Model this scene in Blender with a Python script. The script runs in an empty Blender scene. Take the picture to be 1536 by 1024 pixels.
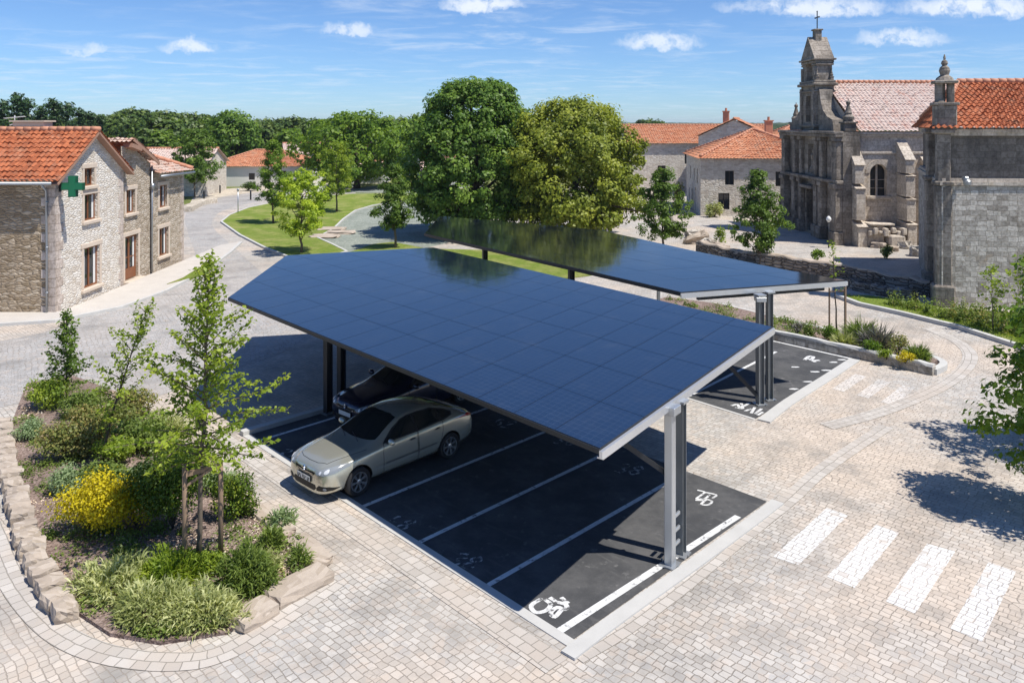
import bpy, bmesh, math, random
import numpy as np
from mathutils import Vector, Matrix
from mathutils.bvhtree import BVHTree

R = math.radians
scene = bpy.context.scene
COL = scene.collection
F = 1195.0          # focal length in photo pixels (1536 wide)
H = 8.5             # eye height
HZ = 185.0          # horizon row

def G(u, v, z=0.0):
    y = F * (H - z) / (v - HZ)
    return Vector(((u - 768.0) * y / F, y, z))

def at(u, v, y):
    return Vector(((u - 768.0) * y / F, y, H - (v - HZ) * y / F))

# ------------------------------------------------------------------ scene graph helpers
def tag(o, label=None, cat=None, group=None, kind=None):
    if label: o['label'] = label
    if cat: o['category'] = cat
    if group: o['group'] = group
    if kind: o['kind'] = kind
    return o

def empty(name, label, cat, loc=(0, 0, 0), rz=0.0, group=None):
    o = bpy.data.objects.new(name, None)
    o.empty_display_size = 0.3
    COL.objects.link(o)
    o.location = loc
    o.rotation_euler = (0, 0, rz)
    return tag(o, label, cat, group)

def link(name, me, parent=None):
    o = bpy.data.objects.new(name, me)
    COL.objects.link(o)
    if parent is not None: o.parent = parent
    return o

def dup(root, loc, rz=None, sc=None, label=None, group=None):
    def rec(o, par):
        c = o.copy(); COL.objects.link(c)
        if par is not None: c.parent = par
        for ch in o.children: rec(ch, c)
        return c
    r = rec(root, None)
    r.location = loc
    if rz is not None: r.rotation_euler = (0, 0, rz)
    if sc is not None: r.scale = sc
    if label: r['label'] = label
    if group: r['group'] = group
    return r

class MB:
    def __init__(s): s.v = []; s.f = []; s.m = []; s.uv = {}
    def vert(s, p): s.v.append(tuple(p)); return len(s.v) - 1
    def face(s, idx, mi=0, uv=None):
        if uv: s.uv[len(s.f)] = uv
        s.f.append(tuple(idx)); s.m.append(mi)
    def poly(s, pts, mi=0, uv=None):
        s.face([s.vert(p) for p in pts], mi, uv)
    def box(s, c, d, rz=0.0, mi=0, bev=0.0, M=None):
        hx, hy, hz = d[0] / 2, d[1] / 2, d[2] / 2
        if M is None:
            M = Matrix.Translation(Vector(c)) @ Matrix.Rotation(rz, 4, 'Z')
        b = min(bev, hx * .45, hy * .45, hz * .45)
        if b <= 0:
            P = [M @ Vector((x, y, z)) for z in (-hz, hz) for x, y in ((-hx, -hy), (hx, -hy), (hx, hy), (-hx, hy))]
            i = [s.vert(p) for p in P]
            for q in ((3, 2, 1, 0), (4, 5, 6, 7), (0, 1, 5, 4), (1, 2, 6, 5), (2, 3, 7, 6), (3, 0, 4, 7)):
                s.face([i[k] for k in q], mi)
            return
        bm = bmesh.new(); bmesh.ops.create_cube(bm, size=1.0)
        for v in bm.verts: v.co = Vector((v.co.x * 2 * hx, v.co.y * 2 * hy, v.co.z * 2 * hz))
        bmesh.ops.bevel(bm, geom=bm.edges[:], offset=b, segments=1, affect='EDGES')
        s.add_bm(bm, M, mi); bm.free()
    def add_bm(s, bm, M=None, mi=0):
        bm.verts.index_update()
        off = len(s.v)
        for v in bm.verts: s.v.append(tuple(M @ v.co if M is not None else v.co))
        for f in bm.faces: s.face([off + v.index for v in f.verts], mi)
    def beam(s, a, b, w, h, mi=0, up=(0, 0, 1), bev=0.0):
        a = Vector(a); b = Vector(b); d = b - a; L = d.length
        x = d.normalized(); upv = Vector(up)
        if abs(x.dot(upv)) > .99: upv = Vector((0, 1, 0))
        y = upv.cross(x).normalized(); z = x.cross(y)
        M = Matrix.Translation((a + b) / 2) @ Matrix((x, y, z)).transposed().to_4x4()
        s.box((0, 0, 0), (L, w, h), mi=mi, M=M, bev=bev)
    def prism(s, poly, z0, z1, mi=0, top=None, bottom=True):
        n = len(poly)
        area = sum(poly[i][0] * poly[(i + 1) % n][1] - poly[(i + 1) % n][0] * poly[i][1] for i in range(n))
        if area < 0: poly = poly[::-1]
        a = [s.vert((p[0], p[1], z0)) for p in poly]
        b = [s.vert((p[0], p[1], z1)) for p in poly]
        s.face(b, mi if top is None else top)
        if bottom: s.face(a[::-1], mi)
        for i in range(n):
            j = (i + 1) % n; s.face((a[i], a[j], b[j], b[i]), mi)
    def tube(s, path, rad, n=8, mi=0, cap=True):
        path = [Vector(p) for p in path]
        if not hasattr(rad, '__len__'): rad = [rad] * len(path)
        rings = []; prev = None
        for k, p in enumerate(path):
            d = (path[min(k + 1, len(path) - 1)] - path[max(k - 1, 0)]).normalized()
            if prev is None:
                x = d.orthogonal().normalized()
            else:
                x = (prev - d * prev.dot(d)).normalized()
            prev = x; y = d.cross(x)
            rings.append([s.vert(p + (x * math.cos(t) + y * math.sin(t)) * rad[k]) for t in [2 * math.pi * i / n for i in range(n)]])
        for a, b in zip(rings, rings[1:]):
            for i in range(n):
                j = (i + 1) % n; s.face((a[i], a[j], b[j], b[i]), mi)
        if cap:
            s.face(rings[0][::-1], mi); s.face(rings[-1], mi)
    def lathe(s, prof, c=(0, 0, 0), n=16, mi=0, M=None, cap=True):
        rings = []
        for r, z in prof:
            ring = []
            for i in range(n):
                t = 2 * math.pi * i / n
                p = Vector((r * math.cos(t), r * math.sin(t), z))
                p = M @ p if M is not None else p + Vector(c)
                ring.append(s.vert(p))
            rings.append(ring)
        for a, b in zip(rings, rings[1:]):
            for i in range(n):
                j = (i + 1) % n; s.face((a[i], a[j], b[j], b[i]), mi)
        if cap: s.face(rings[0][::-1], mi); s.face(rings[-1], mi)
    def strip(s, path, w, z0, z1, mi=0, closed=False, side=0.0):
        """solid band along a ground polyline; side shifts it sideways"""
        P = [Vector((p[0], p[1])) for p in path]; n = len(P); L = []; Rr = []
        for i in range(n):
            if closed: d = P[(i + 1) % n] - P[i - 1]
            else: d = P[min(i + 1, n - 1)] - P[max(i - 1, 0)]
            d.normalize(); nn = Vector((-d.y, d.x))
            L.append(P[i] + nn * (side + w / 2)); Rr.append(P[i] + nn * (side - w / 2))
        rng = range(n if closed else n - 1)
        q = [[s.vert((a.x, a.y, z)) for a in A] for A in (L, Rr) for z in (z0, z1)]
        l0, l1, r0, r1 = q
        for i in rng:
            j = (i + 1) % n
            s.face((r1[i], r1[j], l1[j], l1[i]), mi)
            s.face((r0[i], r0[j], r1[j], r1[i]), mi)
            s.face((l1[i], l1[j], l0[j], l0[i]), mi)
        if not closed:
            s.face((l0[0], r0[0], r1[0], l1[0]), mi); s.face((r0[-1], l0[-1], l1[-1], r1[-1]), mi)
    def mesh(s, name, mats, smooth=False):
        me = bpy.data.meshes.new(name)
        me.from_pydata(s.v, [], s.f)
        if not isinstance(mats, (list, tuple)): mats = [mats]
        for m in mats: me.materials.append(m)
        if len(mats) > 1: me.polygons.foreach_set('material_index', s.m)
        if s.uv:
            L = me.uv_layers.new(name='UVMap')
            for fi, uv in s.uv.items():
                p = me.polygons[fi]
                for k, li in enumerate(p.loop_indices): L.data[li].uv = uv[k]
        if smooth: me.polygons.foreach_set('use_smooth', [True] * len(me.polygons))
        me.update()
        return me
    def build(s, name, mats, parent=None, smooth=False):
        return link(name, s.mesh(name, mats, smooth), parent)

def clip_half(poly, f):
    out = []; n = len(poly)
    for i in range(n):
        a, b = poly[i], poly[(i + 1) % n]; fa, fb = f(a), f(b)
        if fa >= 0: out.append(a)
        if (fa >= 0) != (fb >= 0):
            t = fa / (fa - fb); out.append((a[0] + (b[0] - a[0]) * t, a[1] + (b[1] - a[1]) * t))
    return out

def clip_rect(poly, x0, x1, y0, y1):
    for f in (lambda p: p[0] - x0, lambda p: x1 - p[0], lambda p: p[1] - y0, lambda p: y1 - p[1]):
        if len(poly) < 3: return []
        poly = clip_half(poly, f)
    return poly if len(poly) >= 3 else []

def convex_clip(poly, conv):
    n = len(conv)
    for i in range(n):
        a, b = conv[i], conv[(i + 1) % n]
        if len(poly) < 3: return []
        poly = clip_half(poly, lambda p: (b[0] - a[0]) * (p[1] - a[1]) - (b[1] - a[1]) * (p[0] - a[0]))
    return poly if len(poly) >= 3 else []

def smooth_path(pts, n=6):
    """Catmull-Rom through 2-D points"""
    P = [Vector((p[0], p[1])) for p in pts]; out = []
    for i in range(len(P) - 1):
        p0, p1, p2, p3 = P[max(i - 1, 0)], P[i], P[i + 1], P[min(i + 2, len(P) - 1)]
        for k in range(n):
            t = k / n
            out.append(.5 * ((2 * p1) + (p2 - p0) * t + (2 * p0 - 5 * p1 + 4 * p2 - p3) * t * t + (3 * p1 - p0 - 3 * p2 + p3) * t ** 3))
    out.append(P[-1])
    return out

# ------------------------------------------------------------------ node helpers
class Nodes:
    def __init__(s, tree): s.t = tree; s.t.nodes.clear()
    def n(s, typ, ins=None, **props):
        nd = s.t.nodes.new(typ)
        for k, v in props.items(): setattr(nd, k, v)
        for k, v in (ins or {}).items(): s.set(nd.inputs[k], v)
        return nd
    def set(s, sock, v):
        if isinstance(v, bpy.types.NodeSocket): s.t.links.new(v, sock)
        else:
            if hasattr(sock.default_value, '__len__') and not hasattr(v, '__len__'): v = [v] * len(sock.default_value)
            if hasattr(v, '__len__') and len(v) == 3 and len(sock.default_value) == 4: v = (*v, 1)
            sock.default_value = v
    def math(s, op, a, b=None, c=None, clamp=False):
        nd = s.n('ShaderNodeMath', operation=op, use_clamp=clamp)
        for i, x in enumerate((a, b, c)):
            if x is not None: s.set(nd.inputs[i], x)
        return nd.outputs[0]
    def vmath(s, op, a, b=None, scale=None):
        nd = s.n('ShaderNodeVectorMath', operation=op)
        s.set(nd.inputs[0], a)
        if b is not None: s.set(nd.inputs[1], b)
        if scale is not None: s.set(nd.inputs['Scale'], scale)
        return nd.outputs['Value'] if op in ('DOT_PRODUCT', 'LENGTH') else nd.outputs['Vector']
    def mix(s, f, a, b, mode='MIX'):
        nd = s.n('ShaderNodeMix', data_type='RGBA', blend_type=mode)
        s.set(nd.inputs[0], f); s.set(nd.inputs[6], a); s.set(nd.inputs[7], b)
        return nd.outputs[2]
    def ramp(s, f, stops, interp='LINEAR'):
        nd = s.n('ShaderNodeValToRGB'); s.set(nd.inputs[0], f)
        cr = nd.color_ramp; cr.interpolation = interp
        while len(cr.elements) < len(stops): cr.elements.new(.5)
        for e, (p, c) in zip(cr.elements, stops):
            e.position = p
            e.color = (c, c, c, 1) if not hasattr(c, '__len__') else (*c, 1)
        return nd.outputs[0]
    def noise(s, scale, vec=None, detail=3, rough=.55, out=0, dist=0.0):
        nd = s.n('ShaderNodeTexNoise', {'Scale': scale, 'Detail': detail, 'Roughness': rough, 'Distortion': dist})
        if vec is not None: s.set(nd.inputs['Vector'], vec)
        return nd.outputs[out]
    def step(s, x, a, b):
        nd = s.n('ShaderNodeMapRange', {0: x, 1: a, 2: b, 3: 0.0, 4: 1.0}, interpolation_type='SMOOTHSTEP')
        return nd.outputs[0]
    def xyz(s, v):
        nd = s.n('ShaderNodeSeparateXYZ', {0: v}); return nd.outputs
    def comb(s, x, y, z=0.0):
        return s.n('ShaderNodeCombineXYZ', {0: x, 1: y, 2: z}).outputs[0]
    def pos(s): return s.n('ShaderNodeNewGeometry').outputs['Position']
    def bump(s, h, strength=.5, dist=.02, normal=None):
        nd = s.n('ShaderNodeBump', {'Height': h, 'Strength': strength, 'Distance': dist})
        if normal is not None: s.set(nd.inputs['Normal'], normal)
        return nd.outputs[0]

def material(name):
    m = bpy.data.materials.new(name); m.use_nodes = True
    return m, Nodes(m.node_tree)

def finish(m, N, color, rough=.8, normal=None, spec=.3, metal=0.0, **extra):
    p = N.n('ShaderNodeBsdfPrincipled', {'Base Color': color, 'Roughness': rough, 'Metallic': metal, 'Specular IOR Level': spec})
    for k, v in extra.items(): N.set(p.inputs[k.replace('_', ' ')], v)
    if normal is not None: N.set(p.inputs['Normal'], normal)
    o = N.n('ShaderNodeOutputMaterial'); N.t.links.new(p.outputs[0], o.inputs[0])
    return m

def plain(name, color, rough=.6, metal=0.0, spec=.4, vary=.12, scale=3.0, bump=0.0, **extra):
    m, N = material(name)
    p = N.pos(); nz = N.noise(scale, p, 5)
    c = N.mix(nz, [x * (1 - vary) for x in color], [min(1, x * (1 + vary)) for x in color])
    nrm = N.bump(N.noise(scale * 8, p, 4), .4, bump) if bump else None
    return finish(m, N, c, rough, nrm, spec, metal, **extra)

# ------------------------------------------------------------------ materials
def mat_setts(name, ang, ca, cb, warm, bw=.205, rh=.165, irr=.5, paint=None, joint=(.20, .17, .14)):
    m, N = material(name)
    p = N.pos()
    wob = N.vmath('SCALE', N.vmath('SUBTRACT', N.noise(1.3, p, 2, out=1), (.5, .5, .5)), scale=.13)
    wob2 = N.vmath('SCALE', N.vmath('SUBTRACT', N.noise(9, p, 1, out=1), (.5, .5, .5)), scale=.045)
    q = N.vmath('ADD', N.vmath('ADD', p, wob), wob2)
    rot = N.n('ShaderNodeVectorRotate', {'Vector': q, 'Angle': ang}, rotation_type='Z_AXIS').outputs[0]
    xy = N.xyz(rot)
    flat = N.comb(xy[0], xy[1], 0.0)
    br = N.n('ShaderNodeTexBrick', {'Vector': flat, 'Color1': (0, 0, 0, 1), 'Color2': (1, 1, 1, 1), 'Mortar': (.5, .5, .5, 1), 'Scale': 1.0,
                                    'Mortar Size': .011, 'Mortar Smooth': .6, 'Bias': 0.0, 'Brick Width': bw, 'Row Height': rh}, offset=.46, squash=.86, squash_frequency=3)
    squ = N.vmath('MULTIPLY', flat, (.80, 1.0, 1.0))
    v1 = N.n('ShaderNodeTexVoronoi', {'Vector': squ, 'Scale': 1 / (rh * 1.06), 'Randomness': .62}, feature='DISTANCE_TO_EDGE', voronoi_dimensions='2D').outputs['Distance']
    v2 = N.n('ShaderNodeTexVoronoi', {'Vector': squ, 'Scale': 1 / (rh * 1.06), 'Randomness': .62}, feature='F1', voronoi_dimensions='2D').outputs['Color']
    vj = N.math('SUBTRACT', 1.0, N.step(v1, .015, .10))
    zone = N.step(N.noise(.33, p, 2), .74 - irr * .3, .80 - irr * .3)
    joint_f = N.mix(zone, br.outputs['Fac'], vj)
    rnd = N.mix(zone, br.outputs['Color'], N.xyz(v2)[0])
    stone = N.mix(rnd, ca, cb)
    tone = N.xyz(N.n('ShaderNodeTexVoronoi', {'Vector': flat, 'Scale': 1 / rh * .9}, feature='F1', voronoi_dimensions='2D').outputs['Color'])[1]
    stone = N.mix(N.math('MULTIPLY', N.step(tone, .62, .95), .42), stone, (.55, .455, .375))
    stone = N.mix(N.math('MULTIPLY', N.step(tone, .30, .05), .45), stone, (.40, .39, .38))
    big = N.step(N.noise(.16, p, 3), .42, .62)
    stone = N.mix(N.math('MULTIPLY', big, .75), stone, N.mix(rnd, warm, [c * 1.2 for c in warm]))
    grime = N.noise(.7, p, 5, .65)
    lane = N.noise(.22, N.vmath('MULTIPLY', N.n('ShaderNodeVectorRotate', {'Vector': p, 'Angle': R(-48)}, rotation_type='Z_AXIS').outputs[0], (.45, 1.5, 1)), 4, .6)
    stone = N.mix(N.math('MULTIPLY', N.step(lane, .50, .68), .42), stone, N.mix(1.0, stone, (.62, .60, .58), 'MULTIPLY'))
    stone = N.mix(N.math('MULTIPLY', N.step(grime, .46, .75), .8), stone, [c * .68 for c in ca], 'MIX')
    fine = N.noise(60, p, 3)
    stone = N.mix(.35, stone, N.mix(fine, (.55, .55, .55), (1.3, 1.3, 1.3)), 'MULTIPLY') if False else N.mix(N.math('MULTIPLY', fine, .35), stone, N.mix(1.0, stone, (.55, .54, .53), 'MULTIPLY'))
    if paint:
        wear = N.math('MULTIPLY', N.step(N.noise(7, p, 6, .75), .26, .42), N.math('SUBTRACT', 1.0, N.math('MULTIPLY', N.step(tone, .90, .94), .5)))
        stone = N.mix(N.math('MULTIPLY', wear, .93), stone, N.mix(fine, [c * .9 for c in paint], paint))
        joint = [c * 1.5 for c in joint]
    jc = N.mix(N.step(N.noise(.5, p, 3), .35, .65), joint, [c * 1.7 for c in joint])
    col = N.mix(N.math('MULTIPLY', joint_f, .8), stone, jc)
    hgt = N.math('SUBTRACT', N.math('MULTIPLY', fine, .18), joint_f)
    return finish(m, N, col, .78, N.bump(hgt, .65, .012), .25)

def mat_course(name):
    m, N = material(name); p = N.pos()
    uv = N.n('ShaderNodeUVMap', uv_map='UVMap').outputs[0]
    q = N.vmath('ADD', uv, N.vmath('SCALE', N.vmath('SUBTRACT', N.noise(2.5, p, 2, out=1), (.5, .5, .5)), scale=.05))
    br = N.n('ShaderNodeTexBrick', {'Vector': q, 'Color1': (0, 0, 0, 1), 'Color2': (1, 1, 1, 1), 'Mortar': (.5, .5, .5, 1), 'Scale': 1.0, 'Mortar Size': .011, 'Mortar Smooth': .6,
                                    'Brick Width': .25, 'Row Height': .21}, offset=.45)
    c = N.mix(br.outputs['Color'], (.45, .41, .365), (.59, .55, .50)); c = N.mix(N.math('MULTIPLY', N.step(N.noise(.5, p, 3), .45, .65), .4), c, (.55, .45, .36))
    f = N.noise(40, p, 4); c = N.mix(N.math('MULTIPLY', f, .4), c, (.34, .31, .28)); c = N.mix(N.math('MULTIPLY', br.outputs['Fac'], .8), c, (.24, .215, .18))
    return finish(m, N, c, .8, N.bump(N.math('SUBTRACT', N.math('MULTIPLY', f, .2), br.outputs['Fac']), .65, .012), .2)

def wall_coords(N):
    g = N.n('ShaderNodeNewGeometry')
    p = N.xyz(g.outputs['Position']); n = N.xyz(g.outputs['True Normal'])
    h = N.math('SUBTRACT', N.math('MULTIPLY', p[1], n[0]), N.math('MULTIPLY', p[0], n[1]))
    return g.outputs['Position'], N.comb(h, p[2], 0.0)

def mat_rubble(name, stops, mortar, sx=2.0, sz=4.6, gap=.09, bump=.05, stain=(.12, .11, .10), stain_amt=.5, rnd=.85, low=.46):
    m, N = material(name)
    p, q = wall_coords(N)
    wob = N.vmath('SCALE', N.vmath('SUBTRACT', N.noise(2.2, p, 2, out=1), (.5, .5, .5)), scale=.20)
    q = N.vmath('MULTIPLY', N.vmath('ADD', q, wob), (sx, sz, 1))
    a = N.n('ShaderNodeTexVoronoi', {'Vector': q, 'Scale': 1.0, 'Randomness': rnd}, feature='DISTANCE_TO_EDGE', voronoi_dimensions='2D').outputs['Distance']
    b = N.n('ShaderNodeTexVoronoi', {'Vector': q, 'Scale': 1.0, 'Randomness': rnd}, feature='F1', voronoi_dimensions='2D').outputs['Color']
    j = N.math('SUBTRACT', 1.0, N.step(a, gap * .25, gap))
    col = N.ramp(N.xyz(b)[0], stops)
    nz = N.noise(14, p, 5, .65)
    col = N.mix(N.math('MULTIPLY', nz, .55), col, N.mix(1.0, col, (.5, .48, .46), 'MULTIPLY'))
    st = N.step(N.noise(.55, N.vmath('MULTIPLY', p, (1, 1, .45)), 5, .7), low, low + .26)
    col = N.mix(N.math('MULTIPLY', st, stain_amt), col, stain)
    col = N.mix(N.math('MULTIPLY', j, .85), col, N.mix(N.noise(3, p, 3), mortar, [c * .72 for c in mortar]))
    h = N.math('ADD', N.math('MULTIPLY', N.step(a, 0.0, gap * 2.2), 1.0), N.math('MULTIPLY', nz, .6))
    return finish(m, N, col, .9, N.bump(h, .8, bump), .15)

def mat_ashlar(name, ca, cb, mortar, bw=.8, rh=.36, stain=(.05, .048, .045), stain_amt=.6, lo=.45, lichen=None, bump=.02, wobble=.07):
    m, N = material(name)
    p, q = wall_coords(N)
    wob = N.vmath('SCALE', N.vmath('SUBTRACT', N.noise(1.8, p, 2, out=1), (.5, .5, .5)), scale=wobble)
    q = N.vmath('ADD', q, wob)
    br = N.n('ShaderNodeTexBrick', {'Vector': q, 'Color1': (0, 0, 0, 1), 'Color2': (1, 1, 1, 1), 'Mortar': (.5, .5, .5, 1), 'Scale': 1.0, 'Mortar Size': .014,
                                    'Mortar Smooth': .5, 'Brick Width': bw, 'Row Height': rh}, offset=.43, squash=.75, squash_frequency=2)
    col = N.mix(br.outputs['Color'], ca, cb)
    nz = N.noise(7, p, 6, .7)
    col = N.mix(N.step(nz, .35, .75), col, N.mix(1.0, col, (.5, .48, .45), 'MULTIPLY'))
    st = N.step(N.noise(.42, N.vmath('MULTIPLY', p, (1.3, 1.3, .38)), 6, .72), lo, lo + .2)
    col = N.mix(N.math('MULTIPLY', st, stain_amt), col, stain)
    if lichen:
        li = N.step(N.noise(1.1, p, 6, .75), .57, .68)
        col = N.mix(N.math('MULTIPLY', li, .6), col, lichen)
    col = N.mix(N.math('MULTIPLY', br.outputs['Fac'], .7), col, mortar)
    h = N.math('SUBTRACT', N.math('MULTIPLY', nz, .8), br.outputs['Fac'])
    return finish(m, N, col, .9, N.bump(h, .7, bump), .12)

def mat_tiles(name, ca, cb, pale, pale_amt=.3, pale_lo=.5, dark=(.10, .05, .035)):
    m, N = material(name)
    uv = N.n('ShaderNodeUVMap', uv_map='UVMap').outputs[0]
    p = N.pos()
    br = N.n('ShaderNodeTexBrick', {'Vector': uv, 'Color1': (0, 0, 0, 1), 'Color2': (1, 1, 1, 1), 'Mortar': (.3, .3, .3, 1), 'Scale': 1.0, 'Mortar Size': .012,
                                    'Mortar Smooth': .8, 'Brick Width': .22, 'Row Height': .36}, offset=0.0)
    col = N.mix(br.outputs['Color'], ca, cb)
    nz = N.noise(1.6, p, 6, .72)
    col = N.mix(N.math('MULTIPLY', N.step(nz, pale_lo, pale_lo + .22), pale_amt), col, pale)
    col = N.mix(N.math('MULTIPLY', N.step(N.noise(5, p, 5, .7), .5, .75), .55), col, dark)
    col = N.mix(N.math('MULTIPLY', N.step(N.noise(.8, p, 6, .75), .54, .70), .5), col, (.15, .11, .075))
    col = N.mix(N.math('MULTIPLY', br.outputs['Fac'], .6), col, dark)
    return finish(m, N, col, .85, N.bump(N.noise(22, p, 4), .5, .01), .15)

LEAF_GAIN = 2.1
def mat_leaf(name, dark, mid, light, trans=.35, rough=.45):
    m, N = material(name); dark, mid, light = ([min(.75, x * LEAF_GAIN) for x in c_] for c_ in (dark, mid, light))
    a = N.n('ShaderNodeAttribute', attribute_name='tint').outputs['Fac']
    c = N.ramp(a, [(0.0, dark), (.5, mid), (1.0, light)])
    p = N.n('ShaderNodeBsdfPrincipled', {'Base Color': c, 'Roughness': rough, 'Specular IOR Level': .25})
    t = N.n('ShaderNodeBsdfTranslucent', {'Color': N.mix(1.0, c, (1.5, 1.55, .7), 'MULTIPLY')})
    mx = N.n('ShaderNodeMixShader', {0: trans})
    N.t.links.new(p.outputs[0], mx.inputs[1]); N.t.links.new(t.outputs[0], mx.inputs[2])
    o = N.n('ShaderNodeOutputMaterial'); N.t.links.new(mx.outputs[0], o.inputs[0])
    return m

def mat_bark(name, a=(.10, .075, .055), b=(.22, .18, .14)):
    m, N = material(name)
    p = N.pos()
    nz = N.noise(9, N.vmath('MULTIPLY', p, (1, 1, .25)), 5, .7)
    return finish(m, N, N.mix(nz, a, b), .9, N.bump(nz, .8, .02), .1)

def mat_asphalt():
    m, N = material('asphalt'); p = N.pos()
    agg = N.n('ShaderNodeTexVoronoi', {'Vector': p, 'Scale': 90.0}).outputs['Distance']
    big = N.noise(.9, p, 6, .7)
    c = N.mix(N.step(big, .35, .7), (.046, .047, .049), (.084, .083, .083))
    c = N.mix(N.math('MULTIPLY', N.step(N.noise(2.7, p, 7, .75), .57, .72), .6), c, (.19, .185, .18))
    sc = N.vmath('MULTIPLY', N.n('ShaderNodeVectorRotate', {'Vector': p, 'Angle': R(45)}, rotation_type='Z_AXIS').outputs[0], (.7, 4.5, 1))
    c = N.mix(N.math('MULTIPLY', N.step(N.noise(1.1, sc, 6, .7), .54, .70), .5), c, (.11, .108, .105))
    c = N.mix(N.math('MULTIPLY', agg, .5), c, N.mix(1.0, c, (2.0, 2.0, 2.0), 'MULTIPLY'))
    return finish(m, N, c, .82, N.bump(agg, .5, .004), .3)

def mat_paint(name='road_paint', lo=.335, amt=.94):
    m, N = material(name); p = N.pos()
    w = N.step(N.noise(7, p, 7, .78), lo, lo + .13)
    c = N.mix(N.math('MULTIPLY', w, amt), (.06, .06, .062), N.mix(N.noise(2, p, 3), (.62, .62, .61), (.80, .80, .79)))
    return finish(m, N, c, .65, N.bump(N.noise(70, p, 2), .3, .003), .3)

def mat_grass(name, a, b, c):
    m, N = material(name); p = N.pos()
    f = N.noise(40, p, 4, .7); g = N.noise(.6, p, 5, .65)
    col = N.mix(f, a, b); col = N.mix(N.math('MULTIPLY', N.step(g, .42, .66), .85), col, c); col = N.mix(N.math('MULTIPLY', N.step(N.noise(.35, p, 6, .75), .60, .70), .7), col, (.40, .34, .18))
    col = N.mix(N.math('MULTIPLY', N.step(N.noise(4, p, 5, .7), .45, .8), .5), col, [x * .5 for x in a])
    return finish(m, N, col, .9, N.bump(N.math('ADD', f, N.noise(8, p, 4)), .9, .08), .1)

def mat_gravel(name, a, b, scale=30):
    m, N = material(name); p = N.pos()
    v = N.n('ShaderNodeTexVoronoi', {'Vector': p, 'Scale': float(scale)}); big = N.noise(.5, p, 6, .7)
    col = N.mix(N.xyz(v.outputs['Color'])[0], a, b)
    col = N.mix(N.math('MULTIPLY', N.step(big, .4, .7), .5), col, [x * .7 for x in a])
    return finish(m, N, col, .95, N.bump(v.outputs['Distance'], .8, .03), .1)

def mat_solar(name, c0=(.0008, .0045, .014), c1=(.0011, .0060, .019), line=1.0):
    m, N = material(name)
    uv = N.n('ShaderNodeUVMap', uv_map='UVMap').outputs[0]
    br = N.n('ShaderNodeTexBrick', {'Vector': uv, 'Color1': (.0, .0, .0, 1), 'Color2': (1, 1, 1, 1), 'Mortar': (.5, .5, .5, 1), 'Scale': 1.0, 'Mortar Size': .0035,
                                    'Mortar Smooth': .2, 'Brick Width': .158, 'Row Height': .158}, offset=0.0)
    fing = N.n('ShaderNodeTexBrick', {'Vector': uv, 'Scale': 1.0, 'Mortar Size': .0018, 'Mortar Smooth': .2, 'Brick Width': 4.0, 'Row Height': .0395}, offset=0.0)
    c = N.mix(br.outputs['Color'], c0, c1)
    c = N.mix(N.math('MULTIPLY', fing.outputs['Fac'], .35 * line), c, (.07, .09, .14))
    c = N.mix(N.math('MULTIPLY', br.outputs['Fac'], .42 * line), c, (.10, .13, .19))
    p = N.pos()
    dust = N.noise(1.2, p, 6, .7)
    c = N.mix(N.math('MULTIPLY', N.step(dust, .5, .85), .10), c, (.20, .20, .20))
    rg = N.math('ADD', .03, N.math('MULTIPLY', dust, .09))
    return finish(m, N, c, rg, N.bump(N.noise(1.1, p, 2), .05, .05), .5, IOR=3.1)
# ------------------------------------------------------------------ foliage
def unit(a): return a / np.maximum(np.linalg.norm(a, axis=1, keepdims=True), 1e-9)

def leaves_mesh(name, P, Nn, size, tint, mat, rng, aspect=.62, fold=.22):
    """many small kite-shaped folded leaves at P facing roughly Nn"""
    n = len(P)
    r = rng.normal(size=(n, 3))
    t = unit(np.cross(Nn, r)); b = np.cross(Nn, t)
    s = np.asarray(size).reshape(-1, 1) * np.ones((n, 1))
    V = np.empty((n, 4, 3))
    V[:, 0] = P - t * s * .5
    V[:, 1] = P + b * s * aspect * .5 + Nn * s * fold * .5 + t * s * .05
    V[:, 2] = P + t * s * .5
    V[:, 3] = P - b * s * aspect * .5 + Nn * s * fold * .5 + t * s * .05
    me = bpy.data.meshes.new(name)
    me.vertices.add(n * 4); me.vertices.foreach_set('co', V.reshape(-1))
    me.loops.add(n * 4); me.loops.foreach_set('vertex_index', np.arange(n * 4, dtype=np.int32))
    me.polygons.add(n); me.polygons.foreach_set('loop_start', np.arange(0, n * 4, 4, dtype=np.int32))
    at_ = me.attributes.new('tint', 'FLOAT', 'POINT')
    at_.data.foreach_set('value', np.repeat(np.clip(tint, 0, 1), 4).astype(np.float32))
    me.materials.append(mat)
    me.update(calc_edges=True); me.validate()
    return me

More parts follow.
